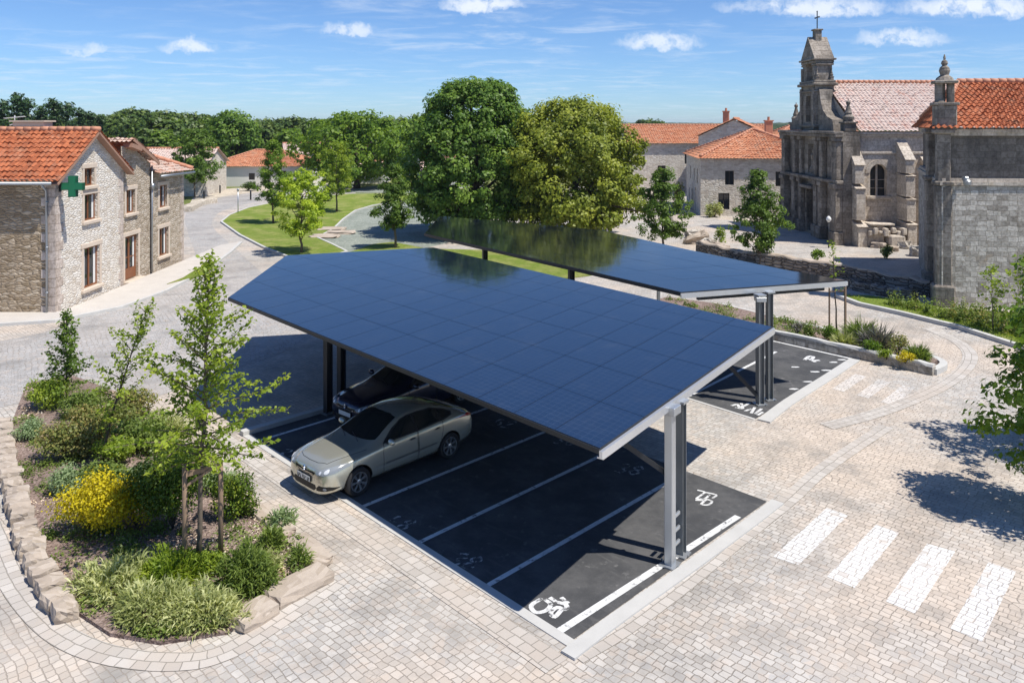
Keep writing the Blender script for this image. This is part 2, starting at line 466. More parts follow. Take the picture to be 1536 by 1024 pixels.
def blades_mesh(name, P, D, L, W, tint, mat, rng, droop=.5):
    """arching grass-like blades: root P, direction D, two segments each"""
    n = len(P)
    L = np.asarray(L).reshape(-1, 1) * np.ones((n, 1)); W = np.asarray(W).reshape(-1, 1) * np.ones((n, 1))
    side = unit(np.cross(D, rng.normal(size=(n, 3))))
    mid = P + D * L * .55
    D2 = D.copy(); D2[:, 2] -= droop; hor = rng.normal(size=(n, 3)) * .2; D2 = unit(D2 + hor)
    tip = mid + D2 * L * .5
    V = np.empty((n, 5, 3))
    V[:, 0] = P - side * W * .35; V[:, 1] = P + side * W * .35
    V[:, 2] = mid + side * W * .5; V[:, 3] = mid - side * W * .5; V[:, 4] = tip
    me = bpy.data.meshes.new(name)
    me.vertices.add(n * 5); me.vertices.foreach_set('co', V.reshape(-1))
    base = (np.arange(n) * 5)[:, None]
    li = np.concatenate([base + np.array([[0, 1, 2, 3]]), base + np.array([[3, 2, 4]])], axis=1).reshape(-1)
    me.loops.add(n * 7); me.loops.foreach_set('vertex_index', li.astype(np.int32))
    ls = np.stack([np.arange(n) * 7, np.arange(n) * 7 + 4], axis=1).reshape(-1)
    me.polygons.add(n * 2); me.polygons.foreach_set('loop_start', ls.astype(np.int32))
    at_ = me.attributes.new('tint', 'FLOAT', 'POINT')
    at_.data.foreach_set('value', np.repeat(np.clip(tint, 0, 1), 5).astype(np.float32))
    me.materials.append(mat); me.update(calc_edges=True); me.validate()
    return me

def crown_points(rng, height, z0, Rf, nclump, per, rc, squash=.8, inner=.45, top_bias=1.0, lump=.22):
    """leaf points and normals of a crown made of clumps; Rf(t) radius along the crown"""
    C = []; k = 0
    ph = rng.uniform(0, 6.28, 6)
    while len(C) < nclump and k < nclump * 60:
        k += 1
        t = rng.uniform() ** top_bias
        rr = Rf(t)
        if rng.uniform() > (rr / 1.0 + .15): continue
        a = rng.uniform(0, 2 * math.pi)
        lum = 1 + lump * math.sin(2 * a + ph[0] + 3 * t) + lump * .7 * math.sin(3 * a + ph[1] - 5 * t) + lump * .6 * math.sin(5 * a + 7 * t + ph[2])
        rad = rr * lum * math.sqrt(rng.uniform(inner ** 2, 1))
        C.append((rad * math.cos(a), rad * math.sin(a), z0 + t * (height - z0)))
    C = np.array(C); nc = len(C)
    rcs = rc * rng.uniform(.6, 1.35, nc)
    idx = rng.integers(0, nc, nc * per)
    d = unit(rng.normal(size=(nc * per, 3)))
    rad = rcs[idx] * rng.uniform(0, 1, nc * per) ** .45
    P = C[idx] + d * rad[:, None] * np.array([1, 1, squash])
    axis = np.zeros_like(P); axis[:, 2] = np.clip(P[:, 2] - .6, 0, None) * .72
    Nn = unit(d * .8 + unit(P - axis) * .5 + np.array([0, 0, .45]) + rng.normal(size=P.shape) * .45)
    ct = rng.uniform(0, 1, nc)
    tint = .22 + .40 * ct[idx] + .30 * rng.uniform(0, 1, len(P)) + rng.normal(size=len(P)) * .07
    return P, Nn, tint, C

def limb_path(a, b, rng, n=4, bend=.12):
    a = np.array(a, float); b = np.array(b, float); L = np.linalg.norm(b - a)
    out = [a]
    for i in range(1, n):
        t = i / n
        out.append(a + (b - a) * t + rng.normal(size=3) * L * bend * .35 + np.array([0, 0, L * bend * math.sin(math.pi * t)]))
    out.append(b); return out

def broad_tree(name, label, cat, loc, height, z0, Rf, nclump, per, rc, leaf, leafmat, barkmat, tr=.2, seed=1, group=None, nlimb=18, **kw):
    rng = np.random.default_rng(seed)
    root = empty(name, label, cat, loc, group=group)
    P, Nn, tint, C = crown_points(rng, height, z0, Rf, nclump, per, rc, **kw)
    link('crown', leaves_mesh('crown', P, Nn, leaf * rng.uniform(.65, 1.35, len(P)), tint, leafmat, rng), root)
    mb = MB()
    top = z0 + (height - z0) * .75
    tp = [(0, 0, -.1), (rng.normal() * .04, rng.normal() * .04, z0 * .5), (rng.normal() * .08, rng.normal() * .08, z0), (rng.normal() * .15, rng.normal() * .15, (z0 + top) / 2), (0, 0, top)]
    mb.tube(tp, [tr * 1.35, tr, tr * .85, tr * .5, tr * .15], 9)
    for i in rng.choice(len(C), min(nlimb, len(C)), replace=False):
        c = C[i]; zs = min(max(z0 * .75, c[2] - np.linalg.norm(c[:2]) * .8), top * .95)
        mb.tube(limb_path((0, 0, zs), c, rng), [tr * .42, tr * .33, tr * .25, tr * .16, tr * .06], 5)
    mb.build('trunk', barkmat, root, True)
    return root

def ell(rad, p=.5, lo=.35):
    """rounded crown profile, widest at t=p"""
    def f(t):
        if t < p: return rad * (lo + (1 - lo) * math.sqrt(max(0, 1 - ((p - t) / p) ** 2)))
        return rad * math.sqrt(max(0, 1 - ((t - p) / (1.02 - p)) ** 2))
    return f

def cone(rad, p=.2, tip=.06):
    def f(t):
        if t < p: return rad * (.45 + .55 * t / p)
        return rad * (tip + (1 - tip) * (1 - (t - p) / (1 - p)) ** .85)
    return f

def sapling(name, label, loc, height, z0, Lf, nb, step, leaf, leafmat, barkmat, tr=.04, lean=(0, 0), seed=1, rise=.55, cat='tree', per=3, spread=.06, group=None, bend=(0, 0), trunk_from=0.0):
    """young tree: slim stem, side branches that carry leaves along their length"""
    rng = np.random.default_rng(seed)
    root = empty(name, label, cat, loc, group=group)
    def stem(t):
        return np.array([lean[0] * t + bend[0] * math.sin(math.pi * t), lean[1] * t + bend[1] * math.sin(math.pi * t), height * t])
    mb = MB()
    ts = np.linspace(0, 1, 9)
    mb.tube([stem(t) + (rng.normal(size=3) * .012 if 0 < t < 1 else 0) for t in ts], [tr * (1 - .86 * t) for t in ts], 7)
    P = []; Nn = []; T = []
    ga = rng.uniform(0, 6.28)
    for i in range(nb):
        t = z0 / height + (1 - z0 / height) * (i + rng.uniform(-.3, .3)) / nb
        t = min(max(t, z0 / height), .99)
        u = (t - z0 / height) / (1 - z0 / height)
        L = Lf(u) * rng.uniform(.6, 1.15)
        ga += 2.4 + rng.normal() * .35
        d = np.array([math.cos(ga), math.sin(ga), rise * rng.uniform(.4, 1.4) + u * .9]); d /= np.linalg.norm(d)
        a = stem(t); pts = [a]; dd = d.copy(); ns = 5
        for k in range(ns):
            dd = dd + np.array([0, 0, .04 - .10 * (1 - u)]) + rng.normal(size=3) * .09; dd /= np.linalg.norm(dd)
            pts.append(pts[-1] + dd * L / ns)
        mb.tube(pts, [tr * .34 * (1 - .75 * k / ns) * (1.1 - .5 * u) for k in range(ns + 1)], 4)
        pts = np.array(pts); tb = rng.uniform(0, 1)
        m = max(3, int(L / step))
        for k in range(m):
            s = (.12 + .88 * (k + rng.uniform()) / m) * ns; j = min(int(s), ns - 1); q = pts[j] + (pts[j + 1] - pts[j]) * (s - j)
            sp = spread * (1.5 - .7 * k / m)
            for _ in range(per):
                P.append(q + rng.normal(size=3) * sp * np.array([1, 1, .6])); T.append(.2 + .35 * tb + .35 * rng.uniform() + .1 * k / m)
    for k in range(int(10 * per)):
        P.append(stem(rng.uniform(.9, 1.0)) + rng.normal(size=3) * spread); T.append(rng.uniform(.4, .9))
    P = np.array(P); Nn = unit(np.array([0, 0, .8]) + rng.normal(size=P.shape) * .55)
    link('crown', leaves_mesh('crown', P, Nn, leaf * rng.uniform(.6, 1.3, len(P)), np.array(T), leafmat, rng), root)
    mb.build('trunk', barkmat, root, True)
    return root

def shrub(name, label, loc, w, d, h, leafmat, n, leaf, seed, cat='shrub', group=None, kind='leaf', stems=None, lumps=9, aspect=.62, droop=.5, width=.02):
    rng = np.random.default_rng(seed)
    root = empty(name, label, cat, loc, rng.uniform(0, 6.28) if abs(w - d) < .05 else 0, group=group)
    if kind == 'leaf':
        C = []
        for i in range(lumps):
            a = rng.uniform(0, 6.28); r = math.sqrt(rng.uniform(0, 1)) * .62
            zz = rng.uniform(.25, .78) * math.sqrt(1 - r * r * .8)
            C.append((r * math.cos(a) * w / 2, r * math.sin(a) * d / 2, zz * h))
        C = np.array(C); idx = rng.integers(0, lumps, n)
        dv = unit(rng.normal(size=(n, 3))); rad = rng.uniform(.5, 1.05, n) * rng.uniform(0, 1, n) ** .25
        P = C[idx] + dv * rad[:, None] * np.array([w * .24, d * .24, h * .30])
        P[:, 2] = np.maximum(P[:, 2], .02)
        Nn = unit(dv * .6 + np.array([0, 0, .5]) + rng.normal(size=(n, 3)) * .5)
        tint = .2 + .3 * rng.uniform(0, 1, lumps)[idx] + .4 * rng.uniform(0, 1, n)
        link('foliage', leaves_mesh('foliage', P, Nn, leaf * rng.uniform(.6, 1.3, n), tint, leafmat, rng, aspect), root)
        mb = MB()
        for c in C[:7]: mb.tube([(0, 0, -.02), (c[0] * .4, c[1] * .4, c[2] * .6), tuple(c)], [.018, .012, .005], 4)
        if stems: mb.build('stem', stems, root)
    elif kind == 'tuft':
        dv = unit(rng.normal(size=(n, 3))); dv[:, 2] = np.abs(dv[:, 2]); rad = rng.uniform(.25, 1, n) ** .6
        ph = rng.uniform(0, 6.28, 3); az = np.arctan2(dv[:, 1], dv[:, 0]); lum = 1 + .16 * np.sin(3 * az + ph[0]) + .12 * np.sin(5 * az + ph[1] + 4 * dv[:, 2])
        P = dv * (rad * lum)[:, None] * np.array([w * .46, d * .46, h * .82]); P[:, 2] += .01
        D = unit(dv * .8 + np.array([0, 0, .55]) + rng.normal(size=(n, 3)) * .5)
        cl = unit(rng.normal(size=(14, 3))); cl[:, 2] = np.abs(cl[:, 2]); near = np.argmax(dv @ cl.T, axis=1)
        tint = .12 + .45 * rng.uniform(0, 1, 14)[near] + .4 * rng.uniform(0, 1, n)
        link('foliage', blades_mesh('foliage', P, D, leaf * rng.uniform(.6, 1.3, n), width * rng.uniform(.6, 1.3, n), tint, leafmat, rng, droop), root)
    else:
        a = rng.uniform(0, 6.28, n); r = np.sqrt(rng.uniform(0, 1, n))
        P = np.stack([r * np.cos(a) * w * .36, r * np.sin(a) * d * .36, np.full(n, .01)], 1)
        D = np.stack([np.cos(a) * r * .75, np.sin(a) * r * .75, np.full(n, .75)], 1) + rng.normal(size=(n, 3)) * .28
        D[:, 2] = np.abs(D[:, 2]) + .15; D = unit(D)
        tint = rng.uniform(.05, .95, n)
        link('foliage', blades_mesh('foliage', P, D, h * rng.uniform(.6, 1.15, n) * (1.15 - .45 * r), width * rng.uniform(.6, 1.3, n), tint, leafmat, rng, droop), root)
    return root

def rock_mesh(name, sx, sy, sz, mat, seed, rough=.06):
    rng = random.Random(seed)
    bm = bmesh.new(); bmesh.ops.create_cube(bm, size=1.0)
    bmesh.ops.subdivide_edges(bm, edges=bm.edges[:], cuts=3, use_grid_fill=True)
    from mathutils import noise
    off = Vector((seed * 3.1, seed * 1.7, seed * .9))
    for v in bm.verts:
        p = v.co.copy(); q = p.normalized() * .62
        p = p.lerp(q, .30)
        k = noise.noise_vector(p * 2.3 + off) * rough * 2.6 + noise.noise_vector(p * 6 + off) * rough
        v.co = Vector(((p.x + k.x) * sx, (p.y + k.y) * sy, (p.z + k.z * .8) * sz))
    me = bpy.data.meshes.new(name); bm.to_mesh(me); bm.free(); me.materials.append(mat)
    return me

# ------------------------------------------------------------------ walls, windows, roofs
class Wall:
    """a vertical wall plane: origin P0, direction ang (outward normal is to the right of it)"""
    def __init__(s, p0, p1):
        s.o = Vector((p0[0], p0[1], 0)); d = Vector((p1[0] - p0[0], p1[1] - p0[1], 0)); s.L = d.length
        s.d = d.normalized(); s.n = Vector((s.d.y, -s.d.x, 0))
        s.ang = math.atan2(s.d.y, s.d.x)
    def p(s, h, z, out=0.0):
        q = s.o + s.d * h + s.n * out; return Vector((q.x, q.y, z))
    def face(s, mb, outline, holes=(), depth=.22, mi=0, rmi=None):
        rmi = mi if rmi is None else rmi
        hs = sorted({a for h in holes for a in h[:2]}); zs = sorted({a for h in holes for a in h[2:4]})
        x0, x1 = min(q[0] for q in outline), max(q[0] for q in outline); z0, z1 = min(q[1] for q in outline), max(q[1] for q in outline)
        hs = [x0] + [a for a in hs if x0 < a < x1] + [x1]; zs = [z0] + [a for a in zs if z0 < a < z1] + [z1]
        for a, b in zip(hs, hs[1:]):
            for c, d in zip(zs, zs[1:]):
                m = ((a + b) / 2, (c + d) / 2)
                if any(h[0] < m[0] < h[1] and h[2] < m[1] < h[3] for h in holes): continue
                q = clip_rect(list(outline), a, b, c, d)
                if q: mb.poly([s.p(h, z) for h, z in q], mi)
        for a, b, c, d in [h[:4] for h in holes]:
            for (h0, z0_), (h1, z1_) in (((a, c), (b, c)), ((b, c), (b, d)), ((b, d), (a, d)), ((a, d), (a, c))):
                mb.poly([s.p(h0, z0_), s.p(h0, z0_, -depth), s.p(h1, z1_, -depth), s.p(h1, z1_)], rmi)
    def box(s, mb, h0, h1, z0, z1, o0, o1, mi=0, bev=0.0):
        c = s.p((h0 + h1) / 2, (z0 + z1) / 2, (o0 + o1) / 2)
        mb.box(c, (h1 - h0, abs(o1 - o0), z1 - z0), s.ang, mi, bev)

def window(w, parent, h0, h1, z0, z1, frame_m, glass_m, stone_m=None, curtain_m=None, depth=.2, bars=(1, 0), sill=True, fw=.07, surround=.17, name='window', lintel=.22):
    mb = MB()
    fd0, fd1 = -depth + .0, -depth + .07
    w.box(mb, h0, h0 + fw, z0, z1, fd0, fd1); w.box(mb, h1 - fw, h1, z0, z1, fd0, fd1)
    w.box(mb, h0 + fw, h1 - fw, z0, z0 + fw, fd0, fd1); w.box(mb, h0 + fw, h1 - fw, z1 - fw, z1, fd0, fd1)
    for i in range(bars[0]):
        x = h0 + (h1 - h0) * (i + 1) / (bars[0] + 1); w.box(mb, x - fw * .55, x + fw * .55, z0 + fw, z1 - fw, fd0, fd1 - .01)
    for i in range(bars[1]):
        z = z0 + (z1 - z0) * (i + 1) / (bars[1] + 1); w.box(mb, h0 + fw, h1 - fw, z - .02, z + .02, fd0, fd1 - .02)
    win = mb.build(name, frame_m, parent)
    g = MB(); g.poly([w.p(h0, z0, -depth + .02), w.p(h1, z0, -depth + .02), w.p(h1, z1, -depth + .02), w.p(h0, z1, -depth + .02)]); g.build('pane', glass_m, win)
    if curtain_m:
        c = MB(); n = 18
        for (a, b) in ((h0 + fw, h0 + (h1 - h0) * .27), (h0 + (h1 - h0) * .80, h1 - fw)):
            for i in range(n):
                u0, u1 = i / n, (i + 1) / n
                f = lambda u: -depth + .034 + .010 * math.sin(u * 22)
                c.poly([w.p(a + (b - a) * u0, z0 + fw, f(u0)), w.p(a + (b - a) * u1, z0 + fw, f(u1)), w.p(a + (b - a) * u1, z1 - fw, f(u1)), w.p(a + (b - a) * u0, z1 - fw, f(u0))])
        c.build('curtain', curtain_m, win)
    if stone_m:
        s = MB(); o = .035
        w.box(s, h0 - surround, h0 - .001, z0, z1, -.05, o, bev=.012); w.box(s, h1 + .001, h1 + surround, z0, z1, -.05, o, bev=.012)
        w.box(s, h0 - surround - .06, h1 + surround + .06, z1 + .001, z1 + lintel, -.05, o + .012, bev=.012)
        s.build('surround', stone_m, win)
        if sill:
            s = MB(); w.box(s, h0 - surround - .05, h1 + surround + .05, z0 - .16, z0 - .001, -.05, .13, bev=.02); s.build('sill', stone_m, win)
    return win

def tile_roof(mb, e0, e1, r1, r0, pitch=.22, row=.36, amp=.045, mi=0):
    """corrugated tiled slope: eave e0-e1, ridge r0-r1 (r0 above e0)"""
    e0, e1, r0, r1 = map(Vector, (e0, e1, r0, r1))
    W = max((e1 - e0).length, (r1 - r0).length); S = ((r0 + r1) / 2 - (e0 + e1) / 2).length
    ex = (e1 - e0).normalized() if (e1 - e0).length > .01 else (r1 - r0).normalized()
    nrm = ex.cross(((r0 + r1) / 2 - (e0 + e1) / 2)).normalized()
    if nrm.z < 0: nrm = -nrm
    nr = max(1, round(S / row)); nc = max(2, int(W / pitch * 6)); nc = min(nc, 560)
    def P(u, v): return (e0.lerp(e1, u)).lerp(r0.lerp(r1, u), v)
    rj = random.Random(int(W * 100))
    jit = [[rj.gauss(0, .014) for _ in range(int(W / pitch) + 3)] for _ in range(nr)]
    prev = None
    for j in range(nr):
        for vv, lift in ((j / nr, .05), ((j + 1) / nr, .0)):
            ring = []
            for i in range(nc + 1):
                u = i / nc; p = P(u, vv)
                hh = (p - e0).dot(ex)
                c = math.cos(2 * math.pi * hh / pitch)
                k = jit[j][min(max(int(hh / pitch + .5), 0), len(jit[j]) - 1)]
                a = amp * (abs(c) ** .7 * (1 if c > 0 else -1) * .5 + .5)
                ring.append((mb.vert(p + nrm * (a + lift + k)), hh, vv * S))
            if prev is not None:
                for i in range(nc):
                    a, b, c_, d = prev[i], prev[i + 1], ring[i + 1], ring[i]
                    mb.face((a[0], b[0], c_[0], d[0]), mi, [(a[1], a[2] - .001), (b[1], b[2] - .001), (c_[1], c_[2] - .002), (d[1], d[2] - .002)])
            prev = ring

def ridge_tiles(mb, a, b, r=.13, mi=0):
    a = Vector(a); b = Vector(b); L = (b - a).length; n = max(1, int(L / .4)); d = (b - a) / n
    for i in range(n):
        mb.tube([a + d * i, a + d * (i + 1.05)], [r * 1.08, r * .9], 8, mi)
# ------------------------------------------------------------------ car
CAR_ST = [  # x, half width, bottom, z of widest, shoulder half width, shoulder z, top-side half width, top-side z, top z
    (2.30, .50, .21, .46, .46, .60, .32, .655, .67), (2.265, .68, .17, .46, .65, .675, .44, .735, .755), (2.14, .79, .16, .49, .755, .745, .51, .815, .84),
    (1.90, .86, .18, .52, .82, .79, .57, .87, .895), (1.55, .885, .18, .54, .85, .84, .61, .93, .955), (1.15, .89, .19, .54, .865, .87, .66, .975, 1.00),
    (.98, .89, .19, .55, .87, .89, .67, 1.015, 1.045), (.45, .89, .19, .55, .87, .92, .61, 1.255, 1.30), (.02, .89, .19, .55, .868, .94, .585, 1.385, 1.435),
    (-.40, .89, .19, .55, .866, .955, .575, 1.415, 1.49), (-.90, .89, .19, .56, .864, .97, .565, 1.385, 1.445), (-1.30, .885, .20, .57, .855, .985, .56, 1.285, 1.345),
    (-1.68, .87, .21, .58, .835, .985, .58, 1.14, 1.185), (-1.98, .85, .23, .60, .805, .97, .61, 1.035, 1.065), (-2.20, .80, .26, .60, .755, .91, .60, .965, .985), (-2.32, .68, .32, .58, .65, .80, .50, .85, .865)]
WHEEL_X = (1.42, -1.36)

def eval_mesh(o):
    dg = bpy.context.evaluated_depsgraph_get(); dg.update()
    return bpy.data.meshes.new_from_object(o.evaluated_get(dg))

def car_body(paint, black):
    bm = bmesh.new(); rings = []
    for x, w, zb, zw, ws, zs, wt, zt, ztop in CAR_ST:
        half = [(w * .72, zb), (w * .955, zb + .09), (w, zw - .05), (w * 1.0, zw + .08), (ws, zs - .02), (ws * .975, zs + .02), (wt * 1.04, zt - .03), (wt * .93, zt + .012), (wt * .45, ztop - .008)]
        pts = [(0, zb)] + half + [(0, ztop)] + [(-a, b) for a, b in half[::-1]]
        rings.append([bm.verts.new((x, y, z)) for y, z in pts])
    n = len(rings[0])
    for a, b in zip(rings, rings[1:]):
        for i in range(n):
            j = (i + 1) % n; bm.faces.new((a[i], a[j], b[j], b[i]))
    for ring in (rings[0][::-1], rings[-1]):
        c = bm.verts.new(sum((v.co for v in ring), Vector()) / n)
        for i in range(n): bm.faces.new((ring[i], ring[(i + 1) % n], c))
    cl = bm.edges.layers.float.new('crease_edge')
    bmesh.ops.recalc_face_normals(bm, faces=bm.faces[:])
    me = bpy.data.meshes.new('body'); bm.to_mesh(me); bm.free()
    me.materials.append(paint); me.materials.append(black)
    o = link('body', me)
    s = o.modifiers.new('s', 'SUBSURF'); s.levels = 3; s.render_levels = 3
    smooth = eval_mesh(o)
    bvh_bm = bmesh.new(); bvh_bm.from_mesh(smooth); bvh = BVHTree.FromBMesh(bvh_bm); bvh_bm.free()
    o.modifiers.clear(); o.data = smooth
    cm = MB()
    for x in WHEEL_X:
        for sg in (-1, 1):
            M = Matrix.Translation((x, sg * .86, .335)) @ Matrix.Rotation(math.pi / 2, 4, 'X')
            cm.lathe([(.372, -.30), (.372, .30)], n=40, M=M)
    cut = cm.build('wheel_arch_cutter', black)
    b = o.modifiers.new('b', 'BOOLEAN'); b.object = cut; b.operation = 'DIFFERENCE'; b.solver = 'EXACT'
    try: b.material_mode = 'TRANSFER'
    except Exception: pass
    final = eval_mesh(o)
    o.modifiers.clear(); o.data = final
    bpy.data.objects.remove(cut, do_unlink=True)
    final.polygons.foreach_set('use_smooth', [True] * len(final.polygons))
    # paint everywhere but the carved arches
    names = [m.name if m else '' for m in final.materials]
    for p in final.polygons:
        c = p.center; inside = False
        for x in WHEEL_X:
            if math.hypot(c.x - x, c.z - .335) < .3735 and abs(c.y) < .899: inside = True
        p.material_index = 1 if inside else 0
        if inside: p.use_smooth = False
    return o, bvh

def project(bvh, outline, frm, nx=14, off=.004, name='p', mat=None, parent=None, thick=0.0):
    """drape a 2-D outline on the body. frm: 'L','R' side (x,z); 'F','B' (y,z); 'T' (x,y)"""
    d, mk = {'L': (Vector((0, -1, 0)), lambda a, b: Vector((a, 3, b))), 'R': (Vector((0, 1, 0)), lambda a, b: Vector((a, -3, b))),
             'F': (Vector((-1, 0, 0)), lambda a, b: Vector((4, a, b))), 'B': (Vector((1, 0, 0)), lambda a, b: Vector((-4, a, b))),
             'T': (Vector((0, 0, -1)), lambda a, b: Vector((a, b, 4)))}[frm]
    xs = [p[0] for p in outline]; ys = [p[1] for p in outline]
    x0, x1, y0, y1 = min(xs), max(xs), min(ys), max(ys)
    cs = max(x1 - x0, y1 - y0) / nx
    bm = bmesh.new(); i = x0
    while i < x1 - 1e-6:
        j = y0
        while j < y1 - 1e-6:
            q = clip_rect(list(outline), i, i + cs, j, j + cs)
            if q:
                vs = []
                ok = True
                for a, b in q:
                    loc, nr, _, _ = bvh.ray_cast(mk(a, b), d)
                    if loc is None: ok = False; break
                    if nr.dot(d) > 0: nr = -nr
                    vs.append(bm.verts.new(loc + nr * off))
                if ok and len(vs) >= 3:
                    try: bm.faces.new(vs)
                    except ValueError: pass
            j += cs
        i += cs
    bmesh.ops.remove_doubles(bm, verts=bm.verts[:], dist=.0015)
    bmesh.ops.recalc_face_normals(bm, faces=bm.faces[:])
    me = bpy.data.meshes.new(name); bm.to_mesh(me); bm.free()
    me.materials.append(mat); me.polygons.foreach_set('use_smooth', [True] * len(me.polygons))
    return link(name, me, parent)

def ribbon(pts, w):
    P = [Vector(p) for p in pts]; L = []; Rr = []
    for i in range(len(P)):
        d = (P[min(i + 1, len(P) - 1)] - P[max(i - 1, 0)]).normalized(); n = Vector((-d.y, d.x))
        L.append(tuple(P[i] + n * w / 2)); Rr.append(tuple(P[i] - n * w / 2))
    return L + Rr[::-1]

def make_wheel(parent, x, y, mats, steer=0.0):
    sg = 1 if y > 0 else -1
    M = Matrix.Translation((x, y, .325)) @ Matrix.Rotation(steer, 4, 'Z') @ Matrix.Rotation(-sg * math.pi / 2, 4, 'X')   # local z = outwards
    e = bpy.data.objects.new('wheel', None); COL.objects.link(e); e.parent = parent
    t = MB(); t.lathe([(.215, -.09), (.26, -.105), (.305, -.10), (.322, -.075), (.326, 0), (.322, .075), (.305, .10), (.26, .105), (.215, .085)], n=36, M=M, cap=False)
    t.build('tyre', mats['tyre'], e, True)
    r = MB()
    r.lathe([(.222, .088), (.222, .098), (.205, .098), (.20, .05), (.20, -.05), (.222, -.06)], n=36, M=M, cap=False)
    for k in range(7):
        for dl in (-.085, .085):
            a = 2 * math.pi * k / 7 + dl
            p0 = M @ Vector((.05 * math.cos(a - dl * .4), .05 * math.sin(a - dl * .4), .075)); p1 = M @ Vector((.206 * math.cos(a), .206 * math.sin(a), .088))
            r.beam(p0, p1, .022, .022, up=M.to_3x3() @ Vector((0, 0, 1)))
    r.lathe([(.062, .04), (.062, .088), (.03, .096), (.028, .098)], n=16, M=M)
    r.build('rim', mats['rim'], e)
    d = MB(); d.lathe([(.15, .0), (.15, .02)], n=24, M=M); d.lathe([(.2, -.03), (.2, -.01)], n=24, M=M); d.build('brake_disc', mats['dark'], e)

def mirror_pts(o): return [(-a, b) for a, b in o][::-1]

def make_car(name, label, group, paint, mats, plate=True):
    root = empty(name, label, 'car', group=group)
    body, bvh = car_body(paint, mats['black']); body.parent = root
    gl, blk, chrome, seam = mats['glass'], mats['black'], mats['chrome'], mats['seam']
    pj = lambda nm, o, f, m, par=root, nx=14, off=.004: project(bvh, o, f, nx, off, nm, m, par)
    pj('windscreen', [(-.665, 1.06), (-.40, 1.045), (0, 1.038), (.40, 1.045), (.665, 1.06), (.645, 1.12), (.55, 1.315), (.51, 1.36), (.3, 1.39), (0, 1.397), (-.3, 1.39), (-.51, 1.36), (-.55, 1.315), (-.645, 1.12)], 'F', gl, nx=24)
    pj('rear_window', [(-.56, 1.12), (0, 1.10), (.56, 1.12), (.52, 1.33), (.3, 1.375), (0, 1.385), (-.3, 1.375), (-.52, 1.33)], 'B', gl, nx=20)
    for f in 'LR':
        pj('window_trim', [(.72, .965), (.36, 1.195), (.06, 1.325), (-.15, 1.36), (-.50, 1.37), (-.9, 1.347), (-1.25, 1.25), (-1.56, 1.115), (-1.52, 1.06), (-1.2, 1.025), (-.4, .985)], f, blk, nx=30, off=.003)
        d1 = [(.57, .992), (.33, 1.16), (.06, 1.295), (-.12, 1.333), (-.26, 1.34), (-.28, 1.01)]
        d2 = [(-.34, 1.012), (-.33, 1.343), (-.52, 1.344), (-.86, 1.322), (-1.05, 1.278), (-1.06, 1.045)]
        d3 = [(-1.105, 1.05), (-1.10, 1.262), (-1.27, 1.208), (-1.47, 1.108), (-1.44, 1.075)]
        for d in (d1, d2, d3): pj('side_window', d, f, gl, nx=16, off=.007)
        # door outlines
        for k, line in enumerate(([(.70, .965), (.74, .80), (.735, .45), (.70, .30), (.55, .27), (-.30, .26), (-.305, .60), (-.30, .99)], [(-.33, .99), (-.335, .60), (-.33, .27), (-.80, .28), (-.98, .42), (-1.06, .60), (-1.12, .80), (-1.13, 1.02)])):
            sm = pj('door', ribbon(line, .014), f, seam, nx=40, off=.003)
            h = [(-.06, .86), (-.22, .872)] if k == 0 else [(-.86, .885), (-1.02, .897)]
            hb = MB(); P = []
            for a, b in (h[0], ((h[0][0] + h[1][0]) / 2, (h[0][1] + h[1][1]) / 2), h[1]):
                sgn = 1 if f == 'L' else -1
                loc, nr, _, _ = bvh.ray_cast(Vector((a, 3 * sgn, b)), Vector((0, -sgn, 0)))
                P.append(loc + Vector((0, sgn * .022, 0)))
            hb.tube(P, [.012, .019, .012], 8); hb.build('handle', mats['handle'] if plate else paint, sm, True)
        pj('side_moulding', ribbon([(.68, .53), (0, .535), (-.9, .55)], .03), f, mats['handle'] if plate else paint, nx=40, off=.008)
        pj('sill_trim', ribbon([(1.0, .235), (0, .23), (-.93, .24)], .06), f, blk, nx=40, off=.004)
        # mirrors
        sgn = 1 if f == 'L' else -1
        bm = bmesh.new(); bmesh.ops.create_uvsphere(bm, u_segments=16, v_segments=10, radius=1.0)
        for v in bm.verts: v.co = Vector((v.co.x * .075, v.co.y * .115, v.co.z * .075))
        mm = MB(); mm.add_bm(bm, Matrix.Translation((.60, sgn * 1.0, 1.03)), 0); bm.free()
        mm.beam((.60, sgn * .83, .965), (.60, sgn * .95, .995), .05, .035, 1)
        mm.build('wing_mirror', [paint, blk], root, True)
        # lamps
        hl = [(.41, .675), (.52, .735), (.66, .785), (.775, .82), (.83, .825), (.845, .765), (.80, .69), (.66, .645), (.48, .63)]
        hl = hl if f == 'L' else mirror_pts(hl)
        lamp = pj('headlight', hl, 'F', mats['lamp'], nx=16, off=.006)
        for cx, cz, rr in ((.56, .685, .034), (.69, .725, .042)):
            circ = [(sgn * cx + rr * math.cos(t), cz + rr * math.sin(t)) for t in [2 * math.pi * i / 14 for i in range(14)]]
            pj('bulb', circ, 'F', mats['bulb'], lamp, nx=6, off=.010)
        fg = [(.47, .295), (.78, .32), (.83, .365), (.76, .415), (.55, .42), (.47, .36)]
        fg = fg if f == 'L' else mirror_pts(fg)
        fo = pj('fog_light_housing', fg, 'F', blk, nx=12, off=.006)
        circ = [(sgn * .69 + .032 * math.cos(t), .362 + .032 * math.sin(t)) for t in [2 * math.pi * i / 12 for i in range(12)]]
        pj('fog_light', circ, 'F', mats['lamp'], fo, nx=6, off=.012)
        tl = [(.50, .80), (.66, .83), (.80, .90), (.84, .955), (.76, .965), (.60, .90), (.50, .87)]
        tl = tl if f == 'L' else mirror_pts(tl)
        pj('tail_light', tl, 'B', mats['red'], nx=12, off=.006)
